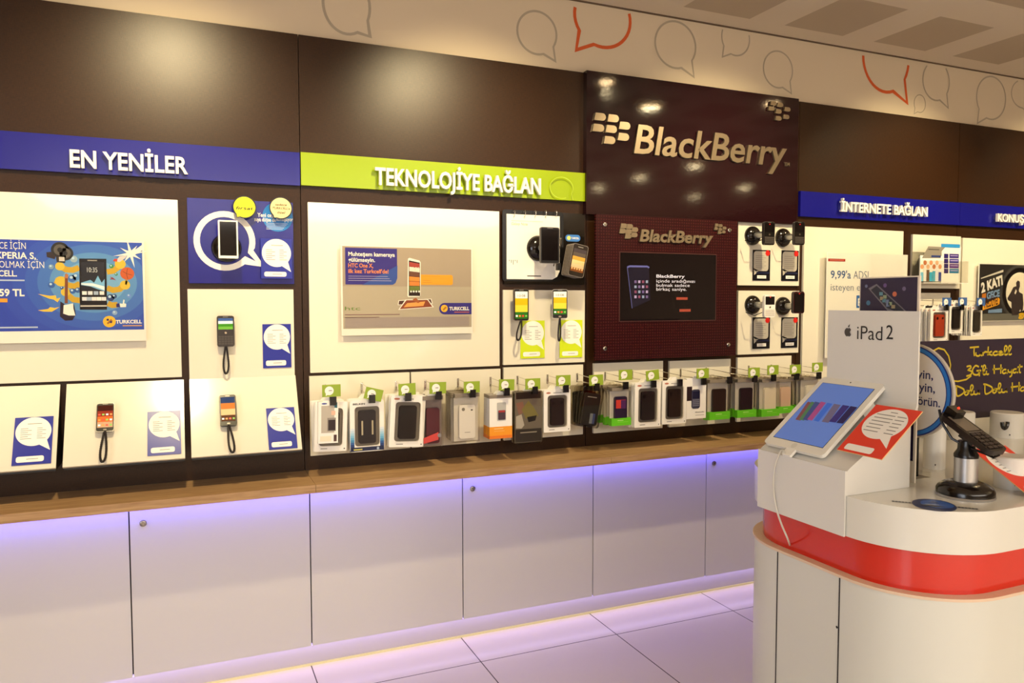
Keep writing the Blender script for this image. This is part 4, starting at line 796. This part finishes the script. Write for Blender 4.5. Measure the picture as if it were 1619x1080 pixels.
        m = MB().box(-w_, w_, 0, .02, -h_, h_, PW); m.flat(ell(-w_*.4, h_*.9, w_*.28, h_*.035, 14), .0004, mat('2a3c98', .4)); m.flat([(w_*.45, h_*.95), (w_*.9, h_*.95), (w_*.9, h_*.68), (w_*.45, h_*.7)], .0004, mat('1a6a78', .4)); m.build('box', t)
        MB().quad(-w_*.7, w_*.6, -h_*.5, h_*.8, .0006, mat('b8b0a4', .3)).quad(-w_*.1, w_*.75, -h_*.42, h_*.22, .0010, mat('8c847c', .3)).quad(0, w_*.7, -h_*.38, h_*.12, .0014, mat('241014', .3)).quad(w_*.3, w_*.7, h_*.35, h_*.55, .0010, mat('e8b8a0', .4)).quad(w_*.55, w_*.85, -h_*.92, -h_*.6, .0006, mat('4a2c28', .4)).quad(-w_*.8, w_*.3, -h_*.9, -h_*.65, .0006, mat('e8e0c8', .4)).build('printed_front', t)
    elif kind == 'penguin':
        m = MB().box(-w_, w_, 0, .018, -h_, h_, PW); m.text('PENGUIN', -w_*.1, -h_*.72, .006, .0005, PK, width=w_*.9, bold=.01); m.quad(-w_*.1, w_*.8, -h_*.84, -h_*.82, .0005, PG); m.build('box', t)
        m = MB().prism(rrect(-w_*.5, w_*.35, -h_*.5, h_*.45, .012), -.002, 0, mat('3a3c50', .3)); m.flat(rrect(-w_*.42, w_*.28, h_*.0, h_*.36, .003), .0024, mat('181c34', .2))
        for r_ in range(4):
            for c_ in range(5): m.quad(-w_*.4+w_*.14*c_, -w_*.30+w_*.14*c_, -h_*.1-h_*.09*r_, -h_*.05-h_*.09*r_, .0024, mat('8a8ca0', .3))
        m.build('printed_phone', t); MB().box(-w_*.98, -w_*.45, -.0005, .004, -h_*.1, h_*.6, CASE).build('dark_insert', t)
    hang.build('hang_tab', t)
    return t
def copy_tree(o, parent=None, mtx=None):
    c = o.copy(); COL.objects.link(c)
    if parent: c.parent = parent
    if mtx is not None: c.matrix_world = mtx
    for ch in o.children: copy_tree(ch, c)
    return c
COUNT = ['', 'second', 'third', 'fourth', 'fifth', 'sixth', 'seventh']
DESC = {'frame': 'white framed case pack', 'belkin': 'blue footed BELKIN case pack', 'clearw': 'clear box with white case', 'green': 'green footed clear case box', 'red': 'clear pack with red label', 'orange': 'orange footed white box', 'photo': 'smoky picture card pack', 'blister': 'tilted smoky blister pack', 'small': 'small white printed box', 'penguin': 'white box with printed keyboard phone'}
# hook index, px box, kind, tilt, copies behind, spacing, extra colour, x offset of the copies
PK_ = [(0, (497, 637, 549.5, 712), 'frame', -.04, 3, .022, None), (0, (502.7, 636, 535.3, 700), 'small', -.02, 0, 0, None), (1, (553, 634, 608, 712), 'belkin', 0, 2, .022, '2c2630'), (2, (616.5, 627, 672, 705), 'frame', -.06, 3, .018, '1c0c10'),
       (3, (668, 627, 701, 706), 'red', 0, 3, .025, '5a2430'), (4, (719, 623, 758.5, 697.5), 'clearw', 0, 4, .025, None), (5, (774, 626, 809.8, 692), 'orange', 0, 1, .034, None), (6, (814, 619.5, 857.5, 699.5), 'photo', 0, 1, .022, None),
       (7, (860, 617.5, 902, 681.5), 'frame', 0, 2, .02, '240e14'), (8, (919, 613, 951, 675), 'blister', -.17, 3, .03, None), (9, (967, 614, 997, 671.5), 'green', 0, 4, .026, '2a1a3a'), (10, (1004, 606, 1044.5, 674), 'frame', -.01, 2, .02, '1c0c14'),
       (11, (1047.5, 602.5, 1085, 669), 'frame', -.01, 1, .02, '2a1410'), (12, (1086, 599, 1116, 661), 'penguin', 0, 0, 0, None), (13, (1122, 601, 1153.5, 662), 'green', 0, 3, .026, '2c1a14'), (14, (1166, 600, 1195, 658.5), 'green', 0, 3, .026, '24101c'),
       (15, (1204.5, 600, 1231.5, 657), 'green', 0, 3, .026, 'f4ead4'), (16, (1231.5, 600, 1254, 652), 'green', 0, 3, .026, 'e8c8b0'), (17, (1270, 597, 1297, 650), 'green', 0, 3, .026, 'f0ece0')]
for (hi, bx, kind, tilt, nb, dy, ex) in PK_:
    yy = FY+.006 - (.016 if kind == 'small' else 0)
    q = Pl((HX[hi], yy, .95)).at((bx[0]+bx[2])/2, (bx[1]+bx[3])/2); A, B = q.px(bx[0], bx[1]), q.px(bx[2], bx[3]); w_, h_ = (B[0]-A[0])/2, (A[1]-B[1])/2
    if tilt: q = Pl(q.o, (math.cos(tilt), 0, math.sin(tilt)), (-math.sin(tilt), 0, math.cos(tilt)))
    t = make_pack(kind, q, w_, h_, '%s%s on the %s accessory hook from left' % ('front ' if nb else '', DESC[kind], ORD[hi]), None if not nb else 'packs on the %s hook' % ORD[hi], ex)
    for k in range(nb):
        mx = Matrix.Translation(q.o+Vector((random.uniform(-.003, .003), dy*(k+1), random.uniform(-.004, .004)))) @ Matrix.Rotation(-tilt*(1-.4*(k+1))+random.uniform(-.02, .02), 4, 'Y')
        c = copy_tree(t, mtx=mx); c['label'] = '%s, %s from front on %s accessory hook' % (DESC[kind], COUNT[k+1], ORD[hi])
# blue tagged hooks at the right
BT = mat('3c62a0', .4, name='blue_tag')
p = WP.off(h=.17)
for j, (u, v, xw, (a_, b_, c_, d_), kind, ex, nb) in enumerate([(1495, 478, None, (1472, 487, 1498, 540), 'frame', 'c84828', 3), (1520, 477.5, None, (1502, 479, 1521, 527), 'frame', '241c1c', 2), (1549, 478, None, (1536, 484, 1552, 531), 'frame', '2c2824', 4)]):
    q = p.at(u, v); X_ = q.o.x
    hook(X_, q.o.z+.012, j, 'chrome hook with a blue price tag, %s from the left of three' % ORD[j], BT, grp='chrome hooks with blue tags')
    q = Pl((X_, FY+.006, 1.2)).at((a_+c_)/2, (b_+d_)/2); A, B = q.px(a_, b_), q.px(c_, d_)
    if j == 0:
        qq = q.off(a=-.03, h=-.03); m = MB().box(-.02, .03, 0, .015, -.1, .1, BLACK)
        for k, cc_ in enumerate(('e8e020', '1a1a1a', 'f0c818', 'f0e8e0', 'e85a5a', 'f0f0f0', 'e88a28', 'f0c818')): m.quad(-.018, .0, .03-.016*(k+1), .03-.016*k, .0005, mat(cc_, .4))
        tag(m.build('accessory_box', mtx=qq.M), 'black box with a striped yellow edge behind the first blue tagged pack', 'box')
    t = make_pack(kind, q, (B[0]-A[0])/2, (A[1]-B[1])/2, 'front white pack on the %s blue tagged hook' % ORD[j], 'packs on the blue tagged hooks', ex)
    for k in range(nb):
        c = copy_tree(t, mtx=Matrix.Translation(q.o+Vector((0, .026*(k+1), 0))) @ Matrix.Rotation(-.02, 4, 'Y')); c['label'] = 'white pack, %s from the front on the %s blue tagged hook' % (COUNT[k+1], ORD[j])

# ------------------------------------------------------------------ island
IX0, IX1, IY0, IY1, ZW, ZU = .868, 3.1, -1.975, -1.305, .963, .877
def oval(inset, n=14):   # rounded outline, wider towards its far end
    q = inset; R1 = .2-q*.6; o = []
    for cx, cy, r, a, b in ((IX1-.2, -1.10-.2, .2-q, 0, 90), (1.75, -1.10-.5, .5-q, 90, 118), (IX0+.2, -1.365-.2, .2-q, 118, 180), (IX0+.2, IY0+.2, .2-q, 180, 270), (IX1-.2, IY0+.2, .2-q, 270, 360)):
        for i in range(n+1): t_ = math.radians(a+(b-a)*i/n); o.append((cx+r*math.cos(t_), cy+r*math.sin(t_)))
    return o
t = thing('island_counter', 'white rounded island counter with a red band under its worktop', 'counter', Vector((IX0, -1.64, 0)))
def slab(name, pts, z0, z1, m, label=None, inner=None):
    n = len(pts); v = [(x-IX0, y+1.64, z) for z in (z0, z1) for x, y in pts]; b = MB()
    b.add(v, [(i, (i+1) % n, n+(i+1) % n, n+i) for i in range(n)], m, True); b.add(v, [list(range(n)), list(range(2*n-1, n-1, -1))], m); 
    o = b.build(name, t, label); return o
RB = .789
slab('worktop', oval(0), ZU, ZW, ISL); slab('red_band', oval(.022), RB, ZU, RED)
slab('ledge', oval(-.002), RB-.006, RB, mat('d9bfa4', .35, name='beige_edge')); slab('body', oval(.002), .0, RB-.006, mat('cfcfc6', .3, name='island_white'))
# body seams: narrow dark shadow gaps on the front and around
for (u, v) in ((1229, 866), (1327, 905)):
    d = ray(u, v); k = (IX0-CAM.x)/d.x; yy = (CAM+d*k).y; MB().box(.0008, .004, yy+1.64-.0013, yy+1.64+.0013, .02, RB-.008, DARK).build('panel_seam', t)
q = ray(1322, 992); k = (IX0-CAM.x)/q.x; c = CAM+q*k; MB().lathe([(.003, 0), (.0005, .001)], BLACK, 10, Matrix.Translation((c.x+.0018-IX0, c.y+1.64, c.z)) @ Matrix.Rotation(-math.pi/2, 4, 'Y')).build('screw', t)
# iPad stand
SY0, SY1, SX = -1.773, -1.508, .862
t = thing('tablet_stand', 'white sloped acrylic stand with an upright back panel reading iPad 2', 'stand', Vector((SX, (SY0+SY1)/2, ZW)))
hw = (SY1-SY0)/2
prof = [(.004, 0.0005), (.192, 0.0005), (.192, .170), (.012, .058), (.004, .052)]
v = [(x, y, z) for y in (-hw, hw) for x, z in prof]; n = len(prof)
MB().add(v, [list(range(n)), list(range(2*n-1, n-1, -1))]+[(i, (i+1) % n, n+(i+1) % n, n+i) for i in range(n)], ISLP).build('base', t)
MB().box(-.0, .004, -hw, hw, ZU-ZW-.001, .054, ISLP).build('front_apron', t)
bp_ = [(.180, .164), (.190, .176), (.194, .19), (.194, .390), (.1985, .390), (.1985, .18), (.192, .168), (.185, .160)]
v = [(x, y, z) for y in (-hw-.012, hw-.022) for x, z in bp_]; n = len(bp_)
MB().add(v, [list(range(n)), list(range(2*n-1, n-1, -1))]+[(i, (i+1) % n, n+(i+1) % n, n+i) for i in range(n)], ISLP).build('back_panel', t)
# facing -x frame: local x = -Y world
FX = Pl((SX+.1935, 0, ZW), (0, -1, 0), (0, 0, 1))
m = MB(); A = FX.px(1355, 537.5, 0); B = FX.px(1412, 538, 0); C_ = FX.px(1355, 516.5, 0)
m.text('iPad', A[0], A[1]+.002, C_[1]-A[1], .0004, PK, width=FX.px(1395, 537, 0)[0]-A[0], bold=-.004)
A2 = FX.px(1401, 537.5, 0); m.text('2', A2[0], A2[1]+.002, C_[1]-A[1], .0004, PK, width=FX.px(1412, 537, 0)[0]-A2[0])
q = FX.px(1341, 525); R_ = .011
ap = [(math.cos(a_)*R_*(1 if abs(math.sin(a_)) < .95 else .97), math.sin(a_)*R_*(.95 if math.sin(a_) > 0 else 1.05)) for a_ in [2*math.pi*i/20 for i in range(20)]]
ap = [(x, z-.002*(abs(x) < .003)*(1 if z > 0 else -1)) for x, z in ap]; ap = [((x if x < .009 else .0085-(.0035*(1-abs(z)/.006) if abs(z) < .006 else 0)), z) for x, z in ap]
m.flat([(q[0]+x, q[1]+z) for x, z in ap], .0004, mat('3a3634', .3)); m.flat([(q[0]+x, q[1]+.0165+z) for x, z in ((-.001, -.005), (.001, -.001), (.005, .003), (.0045, -.002), (.002, -.005))], .0004, mat('3a3634', .3))
o = m.build('lettering', None, mtx=FX.M); o.parent = t; o.matrix_parent_inverse = Matrix.Translation((SX, (SY0+SY1)/2, ZW)).inverted()
# iPad
TH = .678
IP = Pl(CAM+(Vector((.985, -1.588, 1.106))-CAM)*.984, (0, -1, 0), (math.cos(TH), 0, math.sin(TH)))
t = thing('tablet', 'white tablet with a blue screen lying on the sloped stand', 'tablet', IP)
MB().prism(rrect(-.093, .093, -.1206, .1206, .011), -.0, .0088, mat('e8e6dc', .2, coat=.4, name='tablet_white'), True).build('body', t)
m = MB().quad(-.0775, .0775, -.0985, .1005, .0004, mat('10141c', .1)); m.quad(-.0765, .0765, -.0975, .0995, .0007, mat('5c7cc8', .15, emit=.32, name='tablet_screen'))
g = lambda x, y: IP.px(1200+x/4.321, 580+y/4.321)
for k, (xt, xb, c_) in enumerate(((335, 250, '7a4a50'), (360, 275, '4a7a58'), (385, 300, '3c4c8a'), (425, 330, 'a04888'), (470, 375, '3a6ad0'), (515, 430, '6a6484'), (575, 480, '352c78'), (628, 530, '241c50'))):
    dx = 46 if k > 4 else 34; y0 = 240+max(0, k-3)*8; m.flat([g(xt, y0), g(xt+dx, y0+8), g(xb+dx, y0+130-(k > 5)*10), g(xb, y0+122-(k > 5)*8)], .001+.0001*k, mat(c_, .2, emit=.22))
m.build('screen', t); MB().disc(0, .1115, .002, .0005, BLACK, n=12).build('camera', t); MB().flat(rrect(-.008, .008, -.1175, -.1015, .008), .0003, mat('d8d6ca', .2)).build('home_button', t)
MB().box(-.075, .075, .0088, .015, -.10, -.05, ISLP).build('lower_cradle', t); MB().box(-.075, .075, .0088, .036, .04, .08, ISLP).build('upper_cradle', t)
t = thing('charging_cable', 'white cable hanging from the tablet down over the island edge', 'cable', IP.off(b=-.125))
inv = IP.off(b=-.125).M.inverted()
MB().prism(rrect(-.014, .014, -.016, .006, .003, 3), -.001, .0055, mat('e8e6de', .3)).build('plug', t)
pts = [IP.off(b=-.139, h=-.002).o]+[Vector((SX-.006+.0*k, 0, 0)) for k in range(0)]
for (u, v) in ((1236, 712), (1227, 730), (1223, 752), (1223.5, 780), (1228, 806), (1236, 830), (1245, 851)):
    d = ray(u, v); k = (SX-.0045-CAM.x)/d.x; pts.append(CAM+d*k)
d = ray(1249.5, 864); k = (RB+.004-CAM.z)/d.z; pts.append(CAM+d*k)
sm = []
for i in range(len(pts)-1):
    p0, p1, p2, p3 = pts[max(i-1, 0)], pts[i], pts[i+1], pts[min(i+2, len(pts)-1)]
    for s_ in range(5): f_ = s_/5; sm.append(.5*((2*p1)+(p2-p0)*f_+(2*p0-5*p1+4*p2-p3)*f_*f_+(3*p1-p0-3*p2+p3)*f_**3))
sm.append(pts[-1])
MB().tube([inv @ q for q in sm], .0022, mat('d0cdc2', .4), 8).build('cable', t)
# price card, red
def redcard(pl, w_, h_, lab, mirror=False):
    t = thing('price_card', lab, 'price card', pl); MB().box(-w_, w_, .0, .002, -h_, h_, mat('e8b878', .3)).build('card', t)
    m = MB(); m.quad(-w_, w_, -h_, h_, .0003, REDP); r = w_*.88; cz = h_-r*.95-.004
    m.flat(bubble(0, cz, r*.98, r*.9, (w_*.85, cz-r*1.28), .24), .0006, PW); m.flat(rrect(-w_*.78, w_*.45, -h_*.92, -h_*.68, .005), .0006, PW)
    m.quad(-r*.15, r*.2, cz+r*.68, cz+r*.71, .0009, PK)
    for k in range(6):
        z = cz+r*(.48-.2*k); m.quad(-r*.72, -r*.0 if k > 2 else r*.2, z, z+r*.045, .0009, PG); m.quad(r*.3, r*.75, z, z+r*.045, .0009, PG)
    m.build('printed_face', t); return t
CP = IP; ca = CP.px((1389+1461+1385+1323.4)/4, (641.3+653+723+707.8)/4); CPC = CP.off(a=ca[0], b=ca[1])
tt = redcard(CPC, .058, .0735, 'red price card with a white bubble beside the white tablet')
MB().box(-.04, .04, .002, .008, -.05, .06, ACRYL).build('clear_wedge', tt)
# iPhone sign behind
P2 = Pl((SX+.235, 0, ZW), (0, -1, 0), (0, 0, 1)); A = P2.px(1361, 441); B = P2.px(1449.5, 494)
pc = P2.off(a=(A[0]+B[0])/2); t = thing('counter_sign', 'dark purple sign showing a tilted phone, behind the iPad 2 panel', 'sign', pc); w_ = (B[0]-A[0])/2
MB().box(-w_-.003, w_+.005, .0005, .005, 0, A[1]+.003, mat('e8dcc8', .3)).box(-w_*.7, w_*.7, -.02, .03, 0, .004, ACRYL).build('frame', t)
m = MB().quad(-w_, w_, .05, A[1], .0002, mat('221438', .25, name='purple_print')); g = lambda x, y: (pc.px(1290+x/4.153, 420+y/4.153))
m.flat([g(345, 150), g(400, 120), g(590, 295), g(650, 380), g(500, 330)], .0006, mat('6a6470', .3)); m.flat([g(362, 160), g(400, 132), g(575, 290), g(600, 330), g(470, 280)], .0009, mat('2c2c38', .2))
for k, (x, y) in enumerate(((430, 185), (455, 205), (435, 215), (470, 235), (450, 230), (490, 250), (510, 270), (475, 258))): q = g(x, y); m.quad(q[0]-.005, q[0]+.005, q[1]-.004, q[1]+.004, .0012, mat(['5a8a9a', '8a9a7a', '9a8a6a', '6a7a9a'][k % 4], .3))
for (x, y, r, c_) in ((518, 187, .006, 'c86a4a'), (345, 245, .006, '3a6a90'), (580, 152, .005, '5a5078'), (455, 130, .005, '5a4078'), (332, 135, .004, '6a7090')): q = g(x, y); m.disc(q[0], q[1], r, .0006, mat(c_, .4), n=14)
m.build('print', t)
# round sign
P3 = Pl((1.165, 0, ZW), (0, -1, 0), (0, 0, 1)); c = P3.px(1440, 617); pc = P3.off(a=c[0]); R_ = .108
t = thing('round_sign', 'round white sign with a blue rim on a black post behind the tablet stand', 'sign', pc)
M_ = Matrix.Translation((0, 0, c[1])) @ Matrix.Rotation(math.pi/2, 4, 'X')
MB().lathe([(R_+.004, -.004), (R_+.004, .004)], mat('b8b0a4', .25), 48, M_).build('disc', t)
m = MB(); m.disc(0, c[1], R_, .0044, mat('142a7a', .3), n=48); m.disc(0, c[1], R_-.003, .0048, mat('2a78c8', .3), n=48); m.disc(0, c[1], R_-.011, .0052, mat('142a7a', .3), n=48); m.disc(0, c[1], R_-.013, .0056, mat('ded8d0', .35), n=48)
for s_, ur, vb, cp in (('eyin,', 1478, 600, 14), ('eyin,', 1481, 621, 14), ('görün.', 1489, 644, 14)):
    A, B, C_ = pc.px(ur, vb), pc.px(ur-(33 if s_[0] == 'e' else 43), vb), pc.px(ur, vb-cp); m.text(s_, B[0], A[1], C_[1]-A[1], .006, mat('18205a', .4), width=A[0]-B[0], bold=.012)
m.build('printed_face', t)
q = P3.px(1446, 677); x_ = q[0]-c[0]; MB().box(-.004, .006, -.004, .004, .0, c[1]-R_, BLACK, M=Matrix.Translation((x_+.004, 0, 0))).build('post', t); MB().box(-.03, .03, -.03, .02, 0, .012, ACRYL, M=Matrix.Translation((x_, 0, 0))).build('foot', t)
# white display posts
def post(x, y, r, h, lab, hole=False):
    t = thing('display_post', lab, 'display post', Vector((x, y, ZW))); MB().lathe([(r, 0), (r, h-.003), (r-.003, h), (.001, h)], mat('dedbd2', .25, name='post_white'), 36).build('tube', t)
    MB().lathe([(.0025, 0), (.0005, .001)], BLACK, 8, Matrix.Translation((-r*.72, -r*.70, .012)) @ Matrix.Rotation(math.pi/2, 4, 'X')).build('screw', t); return t
post(1.285, -1.655, .025, .13, 'slim white display post just behind the round sign')
post(1.70, -1.42, .038, .085, 'white display post behind the black phone, at the left end of the purple board')
t5 = post(1.88, -1.44, .045, .075, 'white display post under the middle of the purple board')
MB().tube([(-.055+.013*math.cos(a_), -.03, .052+.02*math.sin(a_)) for a_ in [math.pi+math.pi*i/10 for i in range(11)]], .005, BLACK).build('cable_loop', t5)
post(1.265, -1.86, .035, .07, 'short white display post under the right red price card')
P4 = Pl((1.275, -1.868, 1.063), (1, 0, 0), (0, math.cos(.66), math.sin(.66)))
A = Pl((1.2, 0, 0), (0, -1, 0), (0, 0, 1)); e0 = A.px(1550, 722); e1 = A.px(1617, 776); dv = Vector((0, -(e0[0]-e1[0]), e0[1]-e1[1])).normalized()
org = Vector((1.2, -e1[0], e1[1])) if True else None
P4 = Pl(org+Vector((.057, 0, 0))+dv*.060, (1, 0, 0), dv)
redcard(P4, .057, .0735, 'red price card with a white bubble at the right frame edge, behind the black phone')
# terminal
c0 = Vector((1.098, -1.872, ZW)); t = thing('phone_stand', 'black dome base with a silver column standing on the white worktop', 'phone stand', c0)
MB().lathe([(.056, 0), (.057, .004), (.055, .006)], SILVER, 40).build('base_ring', t)
MB().lathe([(.0555, .006), (.0555, .014), (.052, .021), (.042, .028), (.030, .032), (.001, .033)], mat('100a08', .18, name='black_dome'), 40).build('base', t)
MB().lathe([(.0225, .03), (.0225, .083)], SILVER, 32).build('column', t); MB().lathe([(.0235, .083), (.0235, .090), (.017, .10), (.016, .118), (.001, .12)], BLACK, 28).build('swivel_head', t)
dv = Vector((0, math.cos(.50), math.sin(.50))); PP = Pl(c0+Vector((.0, -.010, .131)), (1, 0, 0), dv)
A = Pl((1.098, 0, 0), (0, -1, 0), (0, 0, 1)).px(1537, 684)
PP = Pl((1.098, -A[0], A[1]+.0), (1, 0, 0), dv)
t = thing('display_phone', 'black keypad phone tilted on the stand with a silver column', 'phone', PP)
MB().prism(rrect(-.027, .027, -.066, .066, .012), -.005, .007, mat('181010', .25), True).build('body', t)
MB().flat(rrect(-.021, .021, .0, .05, .002), .0055, mat('746a5c', .1, name='grey_lcd')).build('screen', t)
k_ = MB()
for r_ in range(5):
    for c_ in range(3): k_.box(-.021+.0145*c_, -.009+.0145*c_, -.0068, -.005, -.058+.0105*r_, -.0505+.0105*r_, mat('2c2220', .3))
k_.box(-.02, .02, -.0065, -.005, -.006, -.0045, mat('6a6058', .3)); k_.build('keypad', t)
MB().box(-.014, .014, -.022, -.005, .040, .066, BLACK).lathe([(.003, 0), (.001, .003)], mat('ff2a10', .3, emit=3, name='red_led'), 10, Matrix.Translation((.008, -.022, .055)) @ Matrix.Rotation(math.pi/2, 4, 'X')).build('alarm_sensor', t)
MB().tube([(-.018, -.006, .075), (-.022, .012, .055), (-.018, .03, .02), (-.006, .03, -.01), (0, .02, -.045), (.004, .018, -.060), (.006, .006, -.066)], .0028, BLACK).build('security_cord', t)
MB().box(-.012, .012, .007, .020, -.02, .015, BLACK).build('clamp', t)
# sticker on the worktop
Zp = Pl((.97, -1.895, ZW), (.095, -.103, 0), (.103, .095, 0)); Zs = Pl(Zp.o, Zp.ax, Zp.az)
m = MB(); m.v = []
ax, bx = Vector((.68, -.733, 0)), Vector((.733, .68, 0))
def fl(pts, h, mt): m.add([tuple(ax*x+bx*z+Vector((0, 0, h))) for x, z in pts], [list(range(len(pts)))], mt)
fl(ell(0, 0, .040, .050, 32), .0006, mat('1c2c60', .3)); fl(ell(.006, .008, .03, .034, 24), .001, mat('2858a8', .3))
fl([(-.03, -.012), (-.01, -.004), (.02, -.012), (0, -.02)], .0013, mat('3a3a40', .3)); fl([(-.01, .012), (0, .032), (.012, .014)], .0013, mat('28407a', .3)); fl([(-.018, 0), (.008, .004), (.010, .0), (-.014, -.004)], .0013, mat('9aa8b8', .3))  # pale sliver at the centre is a painted highlight
for sx in (-1, 1):
    for k in range(6): x = sx*(.044+.006*k); fl([(x-.0024, -.005), (x+.0024, -.005), (x+.0024, .005), (x-.0024, .005)], .0006, mat('2a2624', .3))
tag(m.build('round_sticker', mtx=Matrix.Translation((.972, -1.897, ZW))), 'blue oval sticker with small dark letters on the white worktop', 'sticker')
# purple board
BP = Pl((0, -1.36, ZW)); A = BP.px(1400, 541); B = BP.px(1619, 535.5); zt_ = BP.px(1540, 537.3)[1]; zb_ = BP.px(1600, 655.7)[1]
bx0 = BP.px(1425, 600)[0]; BW = 1.1; pc = BP.off(a=bx0)
t = thing('slogan_board', 'dark purple board with yellow handwriting Turkcell 3G\'li Hayat Dolu Dolu', 'sign', pc)
MB().box(0, BW, -.004, .004, zb_, zt_, mat('332638', .35, name='purple_board')).build('board', t)
for x in (.12, BW-.12): MB().box(x-.03, x+.03, -.03, .03, 0, .004, ACRYL).box(x-.025, x+.025, .004, .006, 0, zb_+.08, ACRYL).build('foot', t)
G = {'T': [[(.0, .95), (.6, 1)], [(.3, .98), (.28, .5), (.32, 0)]], 'u': [[(0, .42), (0, .1), (.15, 0), (.3, .15), (.33, .42)], [(.33, .42), (.33, .1), (.42, .02)]], 'r': [[(0, .4), (.03, .0)], [(.03, .25), (.15, .42), (.28, .38)]], 'k': [[(.05, 1), (.03, 0)], [(.3, .45), (.05, .22), (.35, 0)]],
     'c': [[(.3, .36), (.15, .42), (0, .2), (.12, 0), (.33, .08)]], 'e': [[(0, .2), (.25, .26), (.18, .42), (.02, .3), (.05, .05), (.2, 0), (.36, .1)]], 'l': [[(0, .1), (.2, .75), (.12, 1), (.03, .8), (.05, .1), (.16, 0), (.26, .1)]], '3': [[(0, .95), (.25, 1), (.3, .8), (.12, .6), (.36, .4), (.3, .08), (0, -.05)]],
     'G': [[(.45, .85), (.2, 1), (0, .55), (.1, .1), (.4, .05), (.48, .45)], [(.28, .45), (.62, .45)], [(.5, .45), (.5, -.15)]], "'": [[(.05, 1), (.0, .8)]], 'i': [[(0, .4), (.0, .08), (.1, 0), (.18, .08)], [(.0, .62), (.02, .68)]], 'H': [[(0, 1), (.03, 0)], [(.5, 1), (.5, 0)], [(-.1, .5), (.62, .56)]],
     'a': [[(.3, .36), (.14, .42), (0, .2), (.1, .0), (.28, .12), (.31, .4)], [(.31, .4), (.31, .1), (.4, 0)]], 'y': [[(0, .42), (.04, .15), (.2, .1), (.3, .4)], [(.3, .42), (.28, -.25), (.12, -.4)]], 't': [[(.1, .9), (.08, .1), (.2, 0)], [(-.08, .6), (.32, .64)]], 'D': [[(0, 1), (.05, 0), (.45, .2), (.5, .6), (.1, .95), (-.12, 1)]], 'o': [[(.15, .42), (0, .2), (.12, 0), (.28, .2), (.15, .42), (.36, .4)]]}
ADV = {'T': .42, 'u': .45, 'r': .3, 'k': .38, 'c': .36, 'e': .38, 'l': .28, '3': .42, 'G': .62, "'": .1, 'i': .24, 'H': .62, 'a': .42, 'y': .36, 't': .34, 'D': .55, 'o': .38, ' ': .3}
m = MB(); YW = mat('d8be28', .5, name='yellow_handwriting')
def hand(s_, ul, ur, vb, cap):
    x, zb1_ = pc.px(ul, vb, .005); xr, _ = pc.px(ur, vb, .005); cz_ = pc.px(ul, vb-cap, .005)[1]-zb1_; tot = sum(ADV[c_] for c_ in s_); kx = (xr-x)/tot
    for c_ in s_:
        for st_ in G.get(c_, []):
            P_ = [Vector((x+a_*kx, zb1_+b_*cz_)) for a_, b_ in st_]; sm_ = []
            for i in range(len(P_)-1):
                p0, p1, p2, p3 = P_[max(i-1, 0)], P_[i], P_[i+1], P_[min(i+2, len(P_)-1)]
                for q_ in range(4): f_ = q_/4; sm_.append(.5*((2*p1)+(p2-p0)*f_+(2*p0-5*p1+4*p2-p3)*f_*f_+(3*p1-p0-3*p2+p3)*f_**3))
            sm_.append(P_[-1]); m.ribbon(sm_, .0055, .0048, YW)
        x += ADV[c_]*kx
hand('Turkcell', 1533, 1600, 563.5, 14.5); hand("3G'li Hayat", 1528, 1617, 594, 15); hand('Dolu Dolu Ha', 1512, 1622, 626, 15.5)
cb = [pc.px(u, v, .005) for u, v in ((1474, 562), (1477, 554), (1484, 550.5), (1493, 553), (1500, 563), (1503, 577), (1501, 590), (1498, 598), (1503, 602), (1515, 603), (1528, 600), (1536, 594))]
m.ribbon(cb, .005, .0048, YW); m.build('handwriting', t)
